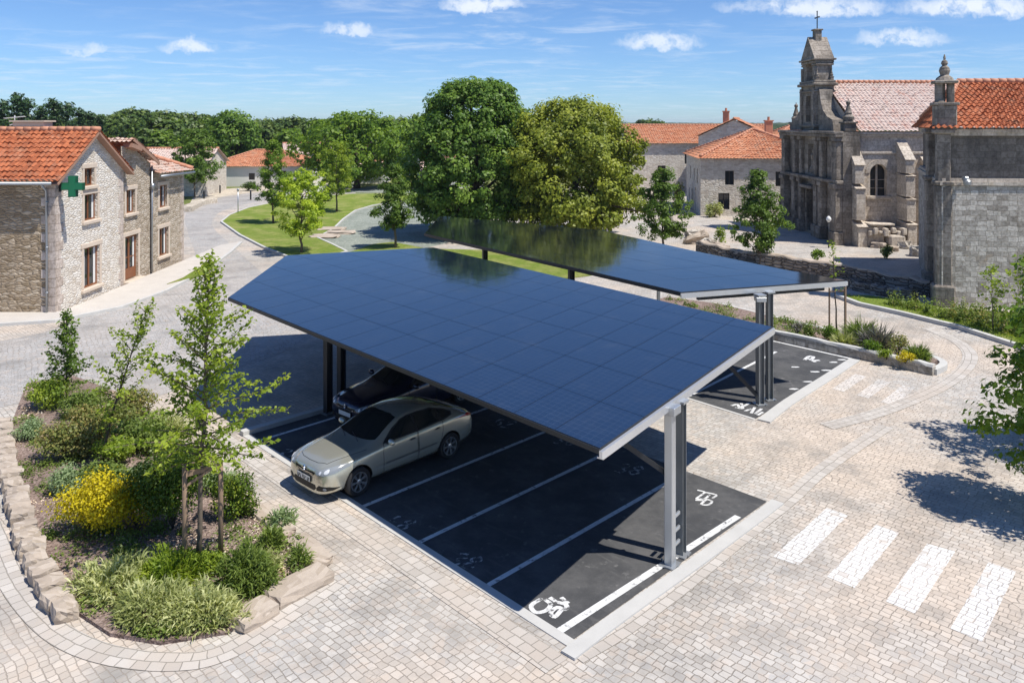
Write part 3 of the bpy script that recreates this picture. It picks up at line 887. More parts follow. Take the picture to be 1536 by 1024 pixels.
    gr = pj('grille', [(-.35, .60), (-.41, .665), (-.30, .672), (0, .645), (.30, .672), (.41, .665), (.35, .60), (.24, .575), (-.24, .575)], 'F', blk, nx=18, off=.006)
    for z in (.595, .622): pj('grille_bar', ribbon([(-.34, z), (0, z - .006), (.34, z)], .009), 'F', chrome, gr, nx=30, off=.011)
    pj('bumper_intake', [(-.38, .275), (.38, .275), (.45, .33), (.42, .405), (-.42, .405), (-.45, .33)], 'F', blk, nx=18, off=.006)
    pj('bonnet_seam', ribbon([(2.05, .52), (1.6, .64), (1.12, .74)], .010), 'T', seam, nx=40, off=.003)
    pj('bonnet_seam', ribbon([(2.05, -.52), (1.6, -.64), (1.12, -.74)], .010), 'T', seam, nx=40, off=.003)
    pj('bonnet_seam', ribbon([(2.05, -.52), (2.14, -.3), (2.16, 0), (2.14, .3), (2.05, .52)], .010), 'T', seam, nx=40, off=.003)
    pj('boot_seam', ribbon([(-2.12, -.62), (-1.75, -.66), (-1.6, -.6)], .010), 'T', seam, nx=30, off=.003)
    pj('boot_seam', ribbon([(-2.12, .62), (-1.75, .66), (-1.6, .6)], .010), 'T', seam, nx=30, off=.003)
    em = MB()                                      # upright diamond emblem with a bar across
    dm = [(.0, .10), (.042, 0), (0, -.10), (-.042, 0)]
    X = 2.325; Zc = .665
    pr = [(X - .012, y, Zc + z) for y, z in dm]; prf = [(X + .012 - abs(z) * .15, y * .85, Zc + z * .9) for y, z in dm]
    for i in range(4):
        j = (i + 1) % 4; em.poly([pr[i], pr[j], prf[j], prf[i]])
    em.poly(prf); em.beam((X + .012, -.055, Zc + .035), (X + .012, .055, Zc + .035), .016, .014); em.beam((X + .012, -.055, Zc - .03), (X + .012, .055, Zc - .03), .016, .014)
    em.build('emblem', chrome, root)
    pb = MB(); pb.box((2.327, 0, .49), (.016, .52, .115), 0, 0, .004)
    pb.box((2.322, 0, .49), (.018, .545, .135), 0, 1, .004)
    pl = pb.build('number_plate', [mats['plate'], blk], root)
    if plate:
        tx = MB(); x = -.225
        rng = random.Random(4)
        for ch in ((0, .5, 0, .5), (1, .6, .3), (0, .4), None, (1, .6, .2), (0, .3, .7), (1, .5), None, (0, .6, .3), (1, .2)):
            if ch:
                tx.box((2.337, x, .49), (.003, .010, .075)); tx.box((2.337, x + .022, .475 + (.018 if ch[0] else -.018)), (.003, .009, .036))
                for k in ch[:2]: tx.box((2.337, x + .011, .475 + (k - .5) * .07), (.0028, .022, .010))
            x += .048
        tx.build('plate_characters', mats['seam'], pl)
    wp = MB()
    for y0 in (.35, -.15): wp.tube([(1.10, y0, 1.02), (1.02, y0 - .2, 1.062), (.93, y0 - .45, 1.085)], .008, 5)
    wp.build('wiper', blk, root)
    for x in WHEEL_X:
        for y in (.775, -.775): make_wheel(root, x, y, mats)
    ft = MB(); ft.box((0, 0, .24), (4.0, 1.3, .12)); ft.build('underbody', blk, root)
    return root
# ================================================================== materials in use
M = {}
M['setts'] = mat_setts('granite_setts', R(44), (.44, .41, .37), (.60, .565, .515), (.575, .475, .38), bw=.18, rh=.142, irr=.5)
M['setts_grey'] = mat_setts('grey_setts', R(-32), (.37, .36, .345), (.50, .485, .465), (.44, .41, .38), bw=.19, rh=.14, irr=.9)
M['setts_band'] = mat_setts('edging_setts', R(-45), (.52, .46, .39), (.66, .60, .52), (.56, .42, .30), bw=.26, rh=.19, irr=.2)
M['setts_white'] = mat_setts('white_painted_setts', R(44), (.44, .41, .37), (.60, .565, .515), (.575, .475, .38), bw=.18, rh=.142, irr=.5, paint=(.70, .695, .68))
M['slab'] = plain('pavement_slabs', (.52, .48, .43), .85, vary=.16, scale=1.3, bump=.01)
M['kerb'] = plain('kerb_stone', (.52, .51, .48), .85, vary=.2, scale=2.5, bump=.012)
M['concrete'] = plain('pale_concrete', (.50, .49, .465), .85, vary=.14, scale=2.0, bump=.008)
M['asphalt'] = mat_asphalt()
M['paint'] = mat_paint()
M['worn'] = mat_paint('worn_road_paint', .46, .7)
M['grass'] = mat_grass('lawn_grass', (.13, .19, .03), (.27, .35, .06), (.36, .36, .12))
M['field'] = mat_grass('rough_grass', (.08, .12, .03), (.19, .24, .06), (.34, .30, .13))
M['gravel'] = mat_gravel('grey_green_gravel', (.20, .225, .19), (.36, .38, .33), 12)
M['dirt'] = mat_gravel('beige_hardcore', (.42, .36, .28), (.60, .54, .45), 6)
M['mulch'] = mat_gravel('bark_mulch', (.15, .105, .085), (.38, .29, .25), 24)
M['gable_stone'] = mat_rubble('pale_rubble_limestone', [(0, (.66, .58, .48)), (.5, (.85, .79, .70)), (1, (.90, .86, .79))], (.66, .59, .50), 3.2, 10.0, .12, .035, (.48, .42, .34), .35)
M['grey_rubble'] = mat_rubble('buff_rubble_stone', [(0, (.36, .29, .21)), (.5, (.54, .45, .35)), (1, (.68, .60, .50))], (.46, .39, .30), 3.1, 10.0, .12, .04, (.24, .19, .14), .45)
M['side_rubble'] = mat_rubble('brown_rubble_stone', [(0, (.32, .24, .15)), (.5, (.50, .39, .27)), (1, (.68, .57, .43))], (.34, .265, .185), 2.9, 9.0, .13, .06, (.20, .15, .10), .5)
M['dressed'] = plain('dressed_limestone', (.60, .50, .40), .85, vary=.16, scale=1.6, bump=.01)
M['quoin'] = mat_ashlar('pinkish_quoins', (.54, .45, .38), (.66, .57, .50), (.36, .29, .24), .62, .40, (.40, .33, .28), .4, .5)
M['village_stone'] = mat_rubble('weathered_render_stone', [(0, (.58, .51, .43)), (.5, (.74, .68, .59)), (1, (.84, .79, .70))], (.70, .64, .55), 2.6, 6.5, .1, .03, (.38, .32, .26), .45, low=.45)
M['white_wall'] = plain('limewashed_wall', (.72, .70, .65), .9, vary=.12, scale=.8, bump=.008)
M['church'] = mat_ashlar('blackened_granite', (.25, .215, .18), (.44, .385, .325), (.16, .135, .11), .85, .38, (.05, .046, .042), .7, .46, (.42, .38, .30))
M['nave'] = mat_ashlar('pale_granite_wall', (.54, .47, .395), (.74, .66, .56), (.38, .32, .26), .7, .33, (.20, .17, .145), .5, .50, (.50, .40, .28))
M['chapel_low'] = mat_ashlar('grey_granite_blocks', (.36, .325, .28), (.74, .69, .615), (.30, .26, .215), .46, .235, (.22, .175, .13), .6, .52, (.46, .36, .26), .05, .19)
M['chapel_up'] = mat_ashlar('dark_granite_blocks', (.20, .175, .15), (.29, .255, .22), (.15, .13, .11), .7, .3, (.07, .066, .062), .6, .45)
M['drystone'] = mat_rubble('dry_stone', [(0, (.16, .14, .12)), (.5, (.32, .28, .24)), (1, (.50, .45, .39))], (.05, .045, .04), 1.8, 6.0, .14, .12, (.10, .09, .08), .5)
M['rock'] = mat_rubble('tan_granite_rock', [(0, (.40, .33, .26)), (.5, (.50, .42, .34)), (1, (.58, .50, .42))], (.42, .35, .28), .6, .8, .02, .02, (.26, .21, .17), .5)
M['tiles_red'] = mat_tiles('orange_roof_tiles', (.29, .085, .038), (.47, .155, .07), (.50, .32, .22), .38, .50)
M['tiles_old'] = mat_tiles('lichened_roof_tiles', (.40, .19, .12), (.52, .27, .18), (.58, .50, .43), .75, .36, (.20, .12, .09))
M['tiles_pale'] = mat_tiles('bleached_roof_tiles', (.52, .30, .24), (.62, .40, .33), (.66, .58, .52), .8, .30, (.34, .17, .12))
M['tiles_mid'] = mat_tiles('weathered_orange_tiles', (.48, .19, .10), (.58, .27, .15), (.60, .46, .35), .5, .48, (.20, .10, .07))
M['ridge'] = plain('ridge_tile', (.55, .26, .16), .85, vary=.3, scale=4)
M['wood'] = plain('varnished_wood', (.23, .085, .035), .5, vary=.25, scale=5)
M['stake'] = plain('stake_wood', (.24, .165, .11), .8, vary=.25, scale=6, bump=.01)
M['curtain'] = plain('curtain_cloth', (.66, .65, .62), .9, vary=.06)
M['zinc'] = plain('zinc', (.36, .38, .40), .45, .8, vary=.12)
M['steel'] = plain('galvanised_steel', (.55, .57, .58), .42, .75, vary=.14, scale=2)
M['alu'] = plain('aluminium_trim', (.72, .73, .74), .38, .7, vary=.06)
M['greysteel'] = plain('weathered_grey_steel', (.24, .255, .26), .45, .5, vary=.15)
M['barge'] = plain('terracotta_verge', (.34, .20, .14), .8, vary=.2)
M['darksteel'] = plain('dark_steel', (.030, .033, .038), .45, .3, vary=.15)
M['door_dark'] = plain('old_dark_door', (.045, .035, .03), .8, vary=.3)
M['green'] = plain('green_enamel', (.012, .17, .075), .35, vary=.06)
M['green_dark'] = plain('dark_green_edge', (.006, .075, .04), .4, vary=.06)
M['solar'] = mat_solar('solar_cells')
M['iron'] = plain('wrought_iron', (.03, .03, .032), .5, .5)
M['white'] = plain('white_enamel', (.78, .78, .76), .5, vary=.05)
def mk_glass(name, c, rough=.04, ior=1.6):
    m, N = material(name); return finish(m, N, c, rough, None, .5, IOR=ior)
M['glass'] = mk_glass('dark_window_glass', (.022, .026, .03))
M['carglass'] = mk_glass('tinted_car_glass', (.010, .016, .018), .02, 1.75)

def car_paint(name, c, metal=.55, rough=.28):
    m, N = material(name)
    fl = N.noise(900, N.n('ShaderNodeTexCoord').outputs['Object'], 1)
    return finish(m, N, N.mix(fl, [x * .9 for x in c], [x * 1.1 for x in c]), rough, None, .5, metal, Coat_Weight=1.0, Coat_Roughness=.03)
CARM = dict(glass=M['carglass'], black=plain('black_plastic', (.012, .012, .013), .55), chrome=plain('chrome', (.78, .79, .80), .12, 1.0, vary=.02), seam=plain('panel_gap', (.008, .008, .008), .8),
            tyre=plain('tyre_rubber', (.018, .018, .019), .75), rim=plain('alloy', (.60, .61, .62), .28, .9, vary=.04), dark=plain('brake_metal', (.06, .06, .06), .5, .6),
            lamp=mk_glass('lamp_lens', (.24, .26, .28), .10, 1.5), bulb=plain('lamp_reflector', (.80, .81, .82), .35, .3), red=mk_glass('red_lens', (.35, .012, .012), .1, 1.5), plate=plain('plate_white', (.80, .80, .78), .4, vary=.03),
            handle=plain('moulding_grey', (.10, .10, .095), .4, .3))

# leaves
L = {}
L['deep'] = mat_leaf('deep_green_leaves', (.014, .032, .005), (.048, .088, .013), (.120, .172, .028), .30)
L['olive'] = mat_leaf('olive_green_leaves', (.036, .050, .007), (.094, .114, .014), (.195, .205, .028), .30)
L['lime'] = mat_leaf('lime_green_leaves', (.06, .10, .010), (.14, .19, .015), (.26, .29, .03), .40)
L['fresh'] = mat_leaf('fresh_green_leaves', (.022, .046, .006), (.060, .102, .012), (.130, .178, .022), .38)
L['young'] = mat_leaf('young_green_leaves', (.018, .038, .007), (.048, .082, .013), (.105, .148, .025), .35)
L['sap'] = mat_leaf('yellowish_sapling_leaves', (.042, .066, .009), (.096, .135, .015), (.190, .220, .028), .40)
L['wood'] = mat_leaf('woodland_leaves', (.014, .028, .007), (.034, .058, .012), (.080, .105, .024), .2)
L['pine'] = mat_leaf('pine_needles', (.010, .022, .010), (.022, .044, .016), (.045, .075, .024), .15)
L['gold'] = mat_leaf('golden_foliage', (.13, .115, .004), (.26, .215, .006), (.36, .29, .010), .25)
L['broom'] = mat_leaf('dark_broom_foliage', (.016, .032, .004), (.045, .075, .008), (.13, .15, .012), .25)
L['pale'] = mat_leaf('pale_grassy_foliage', (.075, .092, .026), (.165, .180, .070), (.36, .35, .19), .3)
L['mid'] = mat_leaf('mid_green_foliage', (.034, .050, .010), (.074, .104, .022), (.145, .178, .045), .3)
L['russet'] = mat_leaf('russet_green_foliage', (.040, .055, .016), (.095, .110, .030), (.22, .15, .06), .3)
L['greyg'] = mat_leaf('grey_green_foliage', (.06, .085, .045), (.12, .16, .08), (.22, .26, .14), .3)
L['purple'] = mat_leaf('lavender_spikes', (.045, .055, .04), (.085, .085, .075), (.14, .11, .12), .2)
L['blossom'] = mat_leaf('white_blossom', (.10, .13, .06), (.50, .50, .45), (.75, .75, .70), .3)
BARK = mat_bark('grey_brown_bark'); BARKD = mat_bark('dark_bark', (.05, .04, .03), (.11, .09, .07)); BARKP = mat_bark('pale_bark', (.17, .14, .11), (.32, .28, .22))

def S(name, mb, mat, smooth=False, parent=None):
    o = mb.build(name, mat, parent, smooth)
    if parent is None: o['kind'] = 'structure'
    return o
def flat(name, pts, z, mat):
    mb = MB(); mb.poly([(p[0], p[1], z) for p in pts]); return S(name, mb, mat)
def GP(*uv): return [G(*q) for q in uv]

# ================================================================== ground
flat('ground', [(-2600, -40), (2600, -40), (2600, 3200), (-2600, 3200)], 0, M['field'])
flat('plaza_paving', [(-60, -10), (70, -10), (70, 72), (45, 110), (8, 110), (2, 72), (-12, 66), (-22, 110), (-34, 118), (-38, 84), (-24, 50), (-60, 50)], .006, M['setts'])
# grey road sweeping past the pharmacy
road = smooth_path([G(-120, 640), G(60, 600), G(210, 600), G(330, 560), G(440, 520), G(470, 470), G(400, 415), G(352, 372), G(318, 335), G(345, 312), G(430, 293), G(455, 283)], 5) + \
       smooth_path([G(420, 281), G(360, 292), G(300, 300), G(278, 322), G(283, 352), G(292, 392), G(240, 425), G(150, 462), G(60, 500), G(-120, 530)], 5)
flat('road', road, .012, M['setts_grey'])
lawn_px = [(332, 334), (344, 324), (372, 313), (420, 303), (470, 297), (520, 292), (575, 291), (640, 296), (650, 304), (600, 303), (560, 309), (533, 317), (515, 330), (500, 345), (476, 358), (498, 368), (520, 379), (478, 392), (440, 390), (395, 372), (360, 354)]
def raised(name, px, h, mat, kerbm=None, kw=.16):
    P = [tuple(G(*q).xy) for q in px]; mb = MB(); mb.prism(P, 0, h, bottom=False); o = S(name, mb, mat)
    if kerbm:
        k = MB(); k.strip(P, kw, 0, h + .03, closed=True); ko = k.build('kerb', kerbm, o)
    return o
raised('lawn', lawn_px, .10, M['grass'], M['kerb'])
flat('gravel_path', GP((515, 330), (540, 314), (600, 304), (660, 306), (700, 330), (690, 360), (640, 372), (590, 366), (520, 379), (476, 358), (500, 345)), .016, M['gravel'])
raised('lawn', [(520, 381), (560, 367), (590, 364), (640, 374), (720, 376), (800, 384), (870, 398), (900, 412), (840, 420), (760, 412), (640, 398), (560, 396)], .06, M['grass'])
flat('gravel_path', GP((505, 289), (560, 279), (620, 280), (640, 292), (575, 289)), .016, M['gravel'])
flat('lawn', GP((262, 312), (300, 300), (360, 283), (330, 278), (250, 285), (200, 300)), .012, M['field'])
flat('hardcore_ground', GP((278, 318), (330, 296), (372, 290), (430, 286), (420, 278), (330, 284), (290, 296)), .018, M['dirt'])
# pavement along the pharmacy
pav = [(-60, 35.6), (-20.1, 35.6), (-20.1, 55), (-19.2, 56.5), (-18.4, 52), (-17.6, 46), (-17.4, 40), (-17.9, 36.5), (-19.5, 34.0), (-24, 32.6), (-60, 28)]
mb = MB(); mb.prism(pav, 0, .12, bottom=False); pvo = S('pavement', mb, M['slab'])
mb = MB(); mb.strip([(-19.2, 56.5), (-18.4, 52), (-17.6, 46), (-17.4, 40), (-17.9, 36.5), (-19.5, 34.0), (-24, 32.6), (-60, 28)], .18, 0, .135); mb.build('kerb', M['kerb'], pvo)
mb = MB(); mb.prism([tuple(G(*q).xy) for q in ((250, 430), (275, 420), (298, 405), (316, 397), (330, 392), (312, 408), (285, 421))], 0, .15, bottom=False); S('lawn', mb, M['grass'])
LC_, LA_ = Vector((.87, 12.97)), Vector((-7.28, 21.6))
# paler lane edge strips in the road and setts course lines
M['course'] = mat_course('edging_course_setts')
def course(path, w, z, name='edging_course'):
    mb = MB(); P = [Vector((p[0], p[1])) for p in path]; acc = 0; rings = []
    for i, p in enumerate(P):
        d = (P[min(i + 1, len(P) - 1)] - P[max(i - 1, 0)]).normalized(); n = Vector((-d.y, d.x)) * w / 2
        if i: acc += (p - P[i - 1]).length
        rings.append((mb.vert((*(p + n), z)), mb.vert((*(p - n), z)), acc))
    for a, b in zip(rings, rings[1:]): mb.face((a[1], b[1], b[0], a[0]), 0, [(a[2], 0), (b[2], 0), (b[2], w), (a[2], w)])
    return S(name, mb, M['course'])
course(smooth_path([G(*q) for q in ((-30, 760), (-8, 810), (16, 868), (52, 918), (100, 958), (170, 984), (260, 993), (335, 980), (420, 930), (505, 872))], 8), .44, .016)
course([LC_ + (LA_ - LC_) * t - Vector((.715, .699)) * .46 for t in (-.02, .25, .5, .75, 1.05)], .50, .016)
course(smooth_path([G(*q) for q in ((862, 985), (930, 945), (1020, 880), (1100, 815), (1180, 752), (1240, 700), (1330, 640))], 6), .40, .016)
course(smooth_path([G(*q) for q in ((1240, 640), (1330, 615), (1420, 575), (1455, 540), (1440, 515), (1390, 492))], 6), .5, .016)

# ================================================================== parking lots
LA, LC, LR_, LL = Vector((-7.28, 21.6)), Vector((.87, 12.97)), Vector((5.73, 17.9)), Vector((-2.42, 26.5))
av = (LR_ - LC).normalized(); bv = (LA - LC).normalized()
lot1 = flat('parking_lot', [LA, LC, LR_, LL], .014, M['asphalt'])
C2, R2 = Vector((7.0, 22.9)), Vector((12.2, 28.7)); a2 = (R2 - C2).normalized(); b2 = Vector((-.66, .75)).normalized()
lot2 = flat('parking_lot', [C2, R2, R2 + b2 * 11, C2 + b2 * 11], .014, M['asphalt'])
def band(p, q, w, z, mat, name, parent, z0=0.0, n=1, side=0.0):
    mb = MB(); P = [Vector(p).lerp(Vector(q), i / n) for i in range(n + 1)]
    mb.strip(P, w, z0, z, side=side); return mb.build(name, mat, parent)
# concrete edges
band(LC - bv * .05, LA + bv * .2, .20, .022, M['concrete'], 'edge_strip', lot1, side=-.10 if True else 0)
mb = MB()
edge = smooth_path([LC + Vector((.02, -.28)), LC + av * 1.2 - bv * .19, LC + av * 3.5 - bv * .22, LC + av * 5.6 - bv * .22, LR_ - bv * .20 + av * .12], 6)
mb.strip(edge, .28, 0, .05); mb.build('kerb', M['concrete'], lot1)
band(LA, LL, .22, .13, M['kerb'], 'kerb', lot1, side=.12)
mb = MB(); mb.strip(smooth_path([C2 - bv * .1 + Vector((.1, -.15)), C2 + a2 * 2 - b2 * .17, C2 + a2 * 5 - b2 * .18, R2 - b2 * .16], 5), .36, 0, .05); mb.build('kerb', M['concrete'], lot2)
band(R2, R2 + b2 * 9, .12, .020, M['paint'], 'marking_line', lot2, side=-.05)
band(C2, C2 + b2 * 9, .10, .020, M['concrete'], 'edge_strip', lot2, side=.05)
def mark(pa, L_, lot, d, w=.115, mat=None):
    mb = MB(); pa = Vector(pa).to_2d()
    if lot is lot1 and L_ > 6: pa = LC + bv * (pa - LC).dot(bv) + av * .02
    q = pa + d * L_; n = Vector((-d.y, d.x)) * w / 2
    mb.poly([(*(pa - n), .019), (*(q - n), .019), (*(q + n), .019), (*(pa + n), .019)]); return mb.build('marking_line', mat or M['paint'], lot)
for (u, v), L_ in (((381, 664), 6.6), ((440, 715), 6.5), ((525, 768), 6.5), ((612, 822), 6.4), ((715, 888), 6.3)):
    mark(G(u, v), L_, lot1, av)
q0 = G(838, 948).xy; q1 = G(1107, 775).xy; mark(q0, (q1 - q0).length, lot1, (q1 - q0).normalized(), .15)
mark(C2 + b2 * 2.4, 6.6, lot2, a2); mark(C2 + b2 * 4.7, 6.6, lot2, a2); mark(C2 + b2 * 7.0, 6.6, lot2, a2)
M['setts_worn'] = mat_setts('worn_white_setts', R(44), (.56, .54, .51), (.70, .68, .65), (.64, .58, .52), bw=.18, rh=.142, irr=.5)
for q4 in (((1248, 583), (1266, 588), (1300, 565), (1283, 561)), ((1284, 593), (1303, 598), (1336, 574), (1318, 569)), ((1321, 603), (1341, 608), (1373, 583), (1354, 578))):
    flat('crossing_stripe', [G(*q).xy for q in q4], .0105, M['setts_worn'])
# hand painted bay characters (stroke lettering, brush like)
GL = {'5': [[(.8, 1), (.15, 1), (.12, .58), (.6, .62), (.85, .35), (.6, .04), (.1, .08)]], '8': [[(.5, .53), (.15, .75), (.5, 1), (.85, .75), (.5, .53), (.1, .25), (.5, 0), (.9, .25), (.5, .53)]],
      '3': [[(.12, .95), (.6, 1), (.85, .76), (.42, .53), (.88, .28), (.55, 0), (.1, .07)]], '6': [[(.75, 1), (.25, .7), (.12, .3), (.5, 0), (.88, .25), (.55, .5), (.18, .36)]],
      'S': [[(.85, .88), (.5, 1), (.15, .78), (.5, .52), (.88, .26), (.5, 0), (.1, .12)]], 'B': [[(.12, 0), (.12, 1), (.65, .95), (.7, .62), (.12, .53)], [(.3, .53), (.85, .4), (.8, .06), (.12, 0)]],
      'E': [[(.85, 1), (.12, 1), (.12, 0), (.9, 0)], [(.12, .52), (.7, .52)]], '2': [[(.1, .8), (.45, 1), (.85, .78), (.12, 0), (.9, .02)]], 'I': [[(.5, 0), (.5, 1)]], "'": [[(.35, 1.02), (.6, 1.3)]],
      'L': [[(.15, 1), (.1, 0), (.85, .02)]], 'o': [[(.5, .55), (.12, .3), (.5, 0), (.88, .3), (.5, .55)]], 'K': [[(.12, 0), (.12, 1)], [(.85, 1), (.15, .45), (.9, 0)]], '.': [[(.3, .1), (.6, .14)]]}
def lettering(txt, u, v, lot, ang, size=.62, wid=.42, w=.085, mat=None, skew=0.0):
    c = G(u, v).xy; ex = Vector((math.cos(ang), math.sin(ang))); ey = Vector((-math.sin(ang), math.cos(ang)))
    mb = MB(); n = len(txt); zz = .0195
    for k, ch in enumerate(txt):
        for st in GL[ch]:
            if len(st) > 2: st = [(p.x, p.y) for p in smooth_path(st, 4)] if ch not in 'EIKL' else st
            P = [c + ex * ((k - n / 2 + x * .86) * wid + skew * (y - .5)) + ey * ((y - .5) * size) for x, y in st]
            for i in range(len(P) - 1):
                d = (P[i + 1] - P[i]); 
                if d.length < 1e-4: continue
                d.normalize(); nn = Vector((-d.y, d.x)) * w / 2; e = d * w * .3
                zz += .00002
                mb.poly([(*(P[i] - e - nn), zz), (*(P[i + 1] + e - nn), zz), (*(P[i + 1] + e + nn), zz), (*(P[i] - e + nn), zz)])
    return mb.build('bay_number', mat or M['worn'], lot)
def strokes(lines, w, lot, mat):
    mb = MB(); zz = .0195
    for ln in lines:
        P = smooth_path([G(u, v).xy for u, v in ln], 4) if len(ln) > 2 else [G(u, v).xy for u, v in ln]
        for i in range(len(P) - 1):
            d = P[i + 1] - P[i]
            if d.length < 1e-4: continue
            d.normalize(); nn = Vector((-d.y, d.x)) * w / 2; e = d * w * .3; zz += .00002
            mb.poly([(*(P[i] - e - nn), zz), (*(P[i + 1] + e - nn), zz), (*(P[i + 1] + e + nn), zz), (*(P[i] - e + nn), zz)])
    return mb.build('bay_number', mat, lot)
M['used'] = mat_paint('scuffed_road_paint', .38, .92)
strokes([[(812, 899), (797, 909), (803, 919), (818, 917), (826, 908), (819, 901)], [(826, 898), (832, 902)], [(836, 904), (849, 908), (848, 915), (836, 912), (826, 920), (832, 926), (841, 917)], [(843, 898), (851, 905)]], .085, lot1, M['used'])
strokes([[(1047, 736), (1057, 739), (1051, 744), (1045, 749), (1058, 748), (1064, 743)], [(1057, 739), (1074, 743), (1069, 748)], [(1044, 751), (1056, 752), (1052, 757), (1062, 758), (1068, 753), (1060, 750), (1055, 754)]], .055, lot1, M['used'])
lettering('E8', 601, 786, lot1, R(-22), .48, .30, .06, None, .12)
lettering('38', 699, 843, lot1, R(-22), .48, .30, .06, None, .12)
lettering('38', 946, 705, lot1, R(-20), .52, .32, .06, None, .12)
lettering('38', 851, 662, lot1, R(-20), .5, .32, .06, None, .12)
lettering('52', 757, 636, lot1, R(-20), .5, .32, .06, None, .12)
lettering('32', 433, 682, lot1, R(-20), .5, .32, .065, None, .12)
strokes([[(1098, 609), (1106, 607), (1109, 611), (1117, 609), (1124, 605)], [(1104, 612), (1114, 613), (1112, 606)], [(1118, 617), (1126, 614)], [(1127, 620), (1132, 612)], [(1133, 621), (1142, 614)], [(1137, 623), (1144, 619)]], .085, lot2, M['used'])
strokes([[(1207, 540), (1214, 535), (1220, 536), (1217, 541), (1228, 541)], [(1213, 539), (1222, 543)]], .13, lot2, M['used'])
mb = MB(); rr = random.Random(3)
for u, v in ((1193, 551), (1222, 558), (1212, 573), (1235, 570), (1250, 544), (1262, 540), (1240, 556), (1191, 584)):
    c = G(u, v)
    P = [(c.x + (.08 + .06 * rr.random()) * math.cos(t) * 1.5, c.y + (.05 + .04 * rr.random()) * math.sin(t), .0196) for t in [k * .785 for k in range(8)]]
    mb.poly(P)
mb.build('paint_spots', M['paint'], lot2)

# zebra crossing on the setts
z0 = [(1160, 835), (1197.5, 848), (1272, 773), (1240, 762)]
zz = [z0, [(1240.6, 865), (1282, 882), (1349, 799), (1314, 787)], [(1329, 902), (1373, 920.5), (1433, 827.5), (1390.6, 815.5)], [(1425.5, 943), (1473, 962.5), (1524, 857.5), (1482.5, 843.6)]]
gz = [[G(*q).xy for q in s] for s in zz]
stp = sum((gz[i + 1][k] - gz[i][k] for i in range(3) for k in range(4)), Vector((0, 0))) / 12
gz.append([p + stp for p in gz[-1]])
for s in gz: flat('crossing_stripe', s, .011, M['setts_white'])

# ================================================================== hills and far woodland
def lumpy(name, x0, x1, y0, y1, nx, ny, hf, mat):
    from mathutils import noise
    mb = MB(); idx = []
    for j in range(ny + 1):
        row = []
        for i in range(nx + 1):
            x = x0 + (x1 - x0) * i / nx; y = y0 + (y1 - y0) * j / ny
            row.append(mb.vert((x, y, hf(x, y, noise))))
        idx.append(row)
    for j in range(ny):
        for i in range(nx): mb.face((idx[j][i], idx[j][i + 1], idx[j + 1][i + 1], idx[j + 1][i]))
    return mb.build(name, mat)
def wood_h(x, y, nz):
    k = nz.noise(Vector((x / 16, y / 18, 3))) * 2.2 + nz.noise(Vector((x / 6, y / 7, 7))) * 1.3 + nz.noise(Vector((x / 160, y / 200, 1))) * 2.2
    rise = min(1, max(0, (y - 330) / 60))
    return -1 + rise * (5.2 + k + (y - 330) * .0022)
mwood, N_ = material('far_tree_canopy'); p_ = N_.pos()
c_ = N_.mix(N_.noise(.22, p_, 6, .75), (.012, .028, .010), (.060, .092, .026)); c_ = N_.mix(N_.step(N_.noise(.012, p_, 3), .5, .7), c_, (.10, .12, .035))
finish(mwood, N_, c_, .95, N_.bump(N_.noise(.35, p_, 6, .8), 1.0, 1.5), .05)
o = lumpy('distant_woodland', -1500, 1500, 330, 2300, 420, 150, wood_h, mwood)
tag(o, 'continuous blue green woodland reaching to the horizon', 'woodland', kind='stuff')
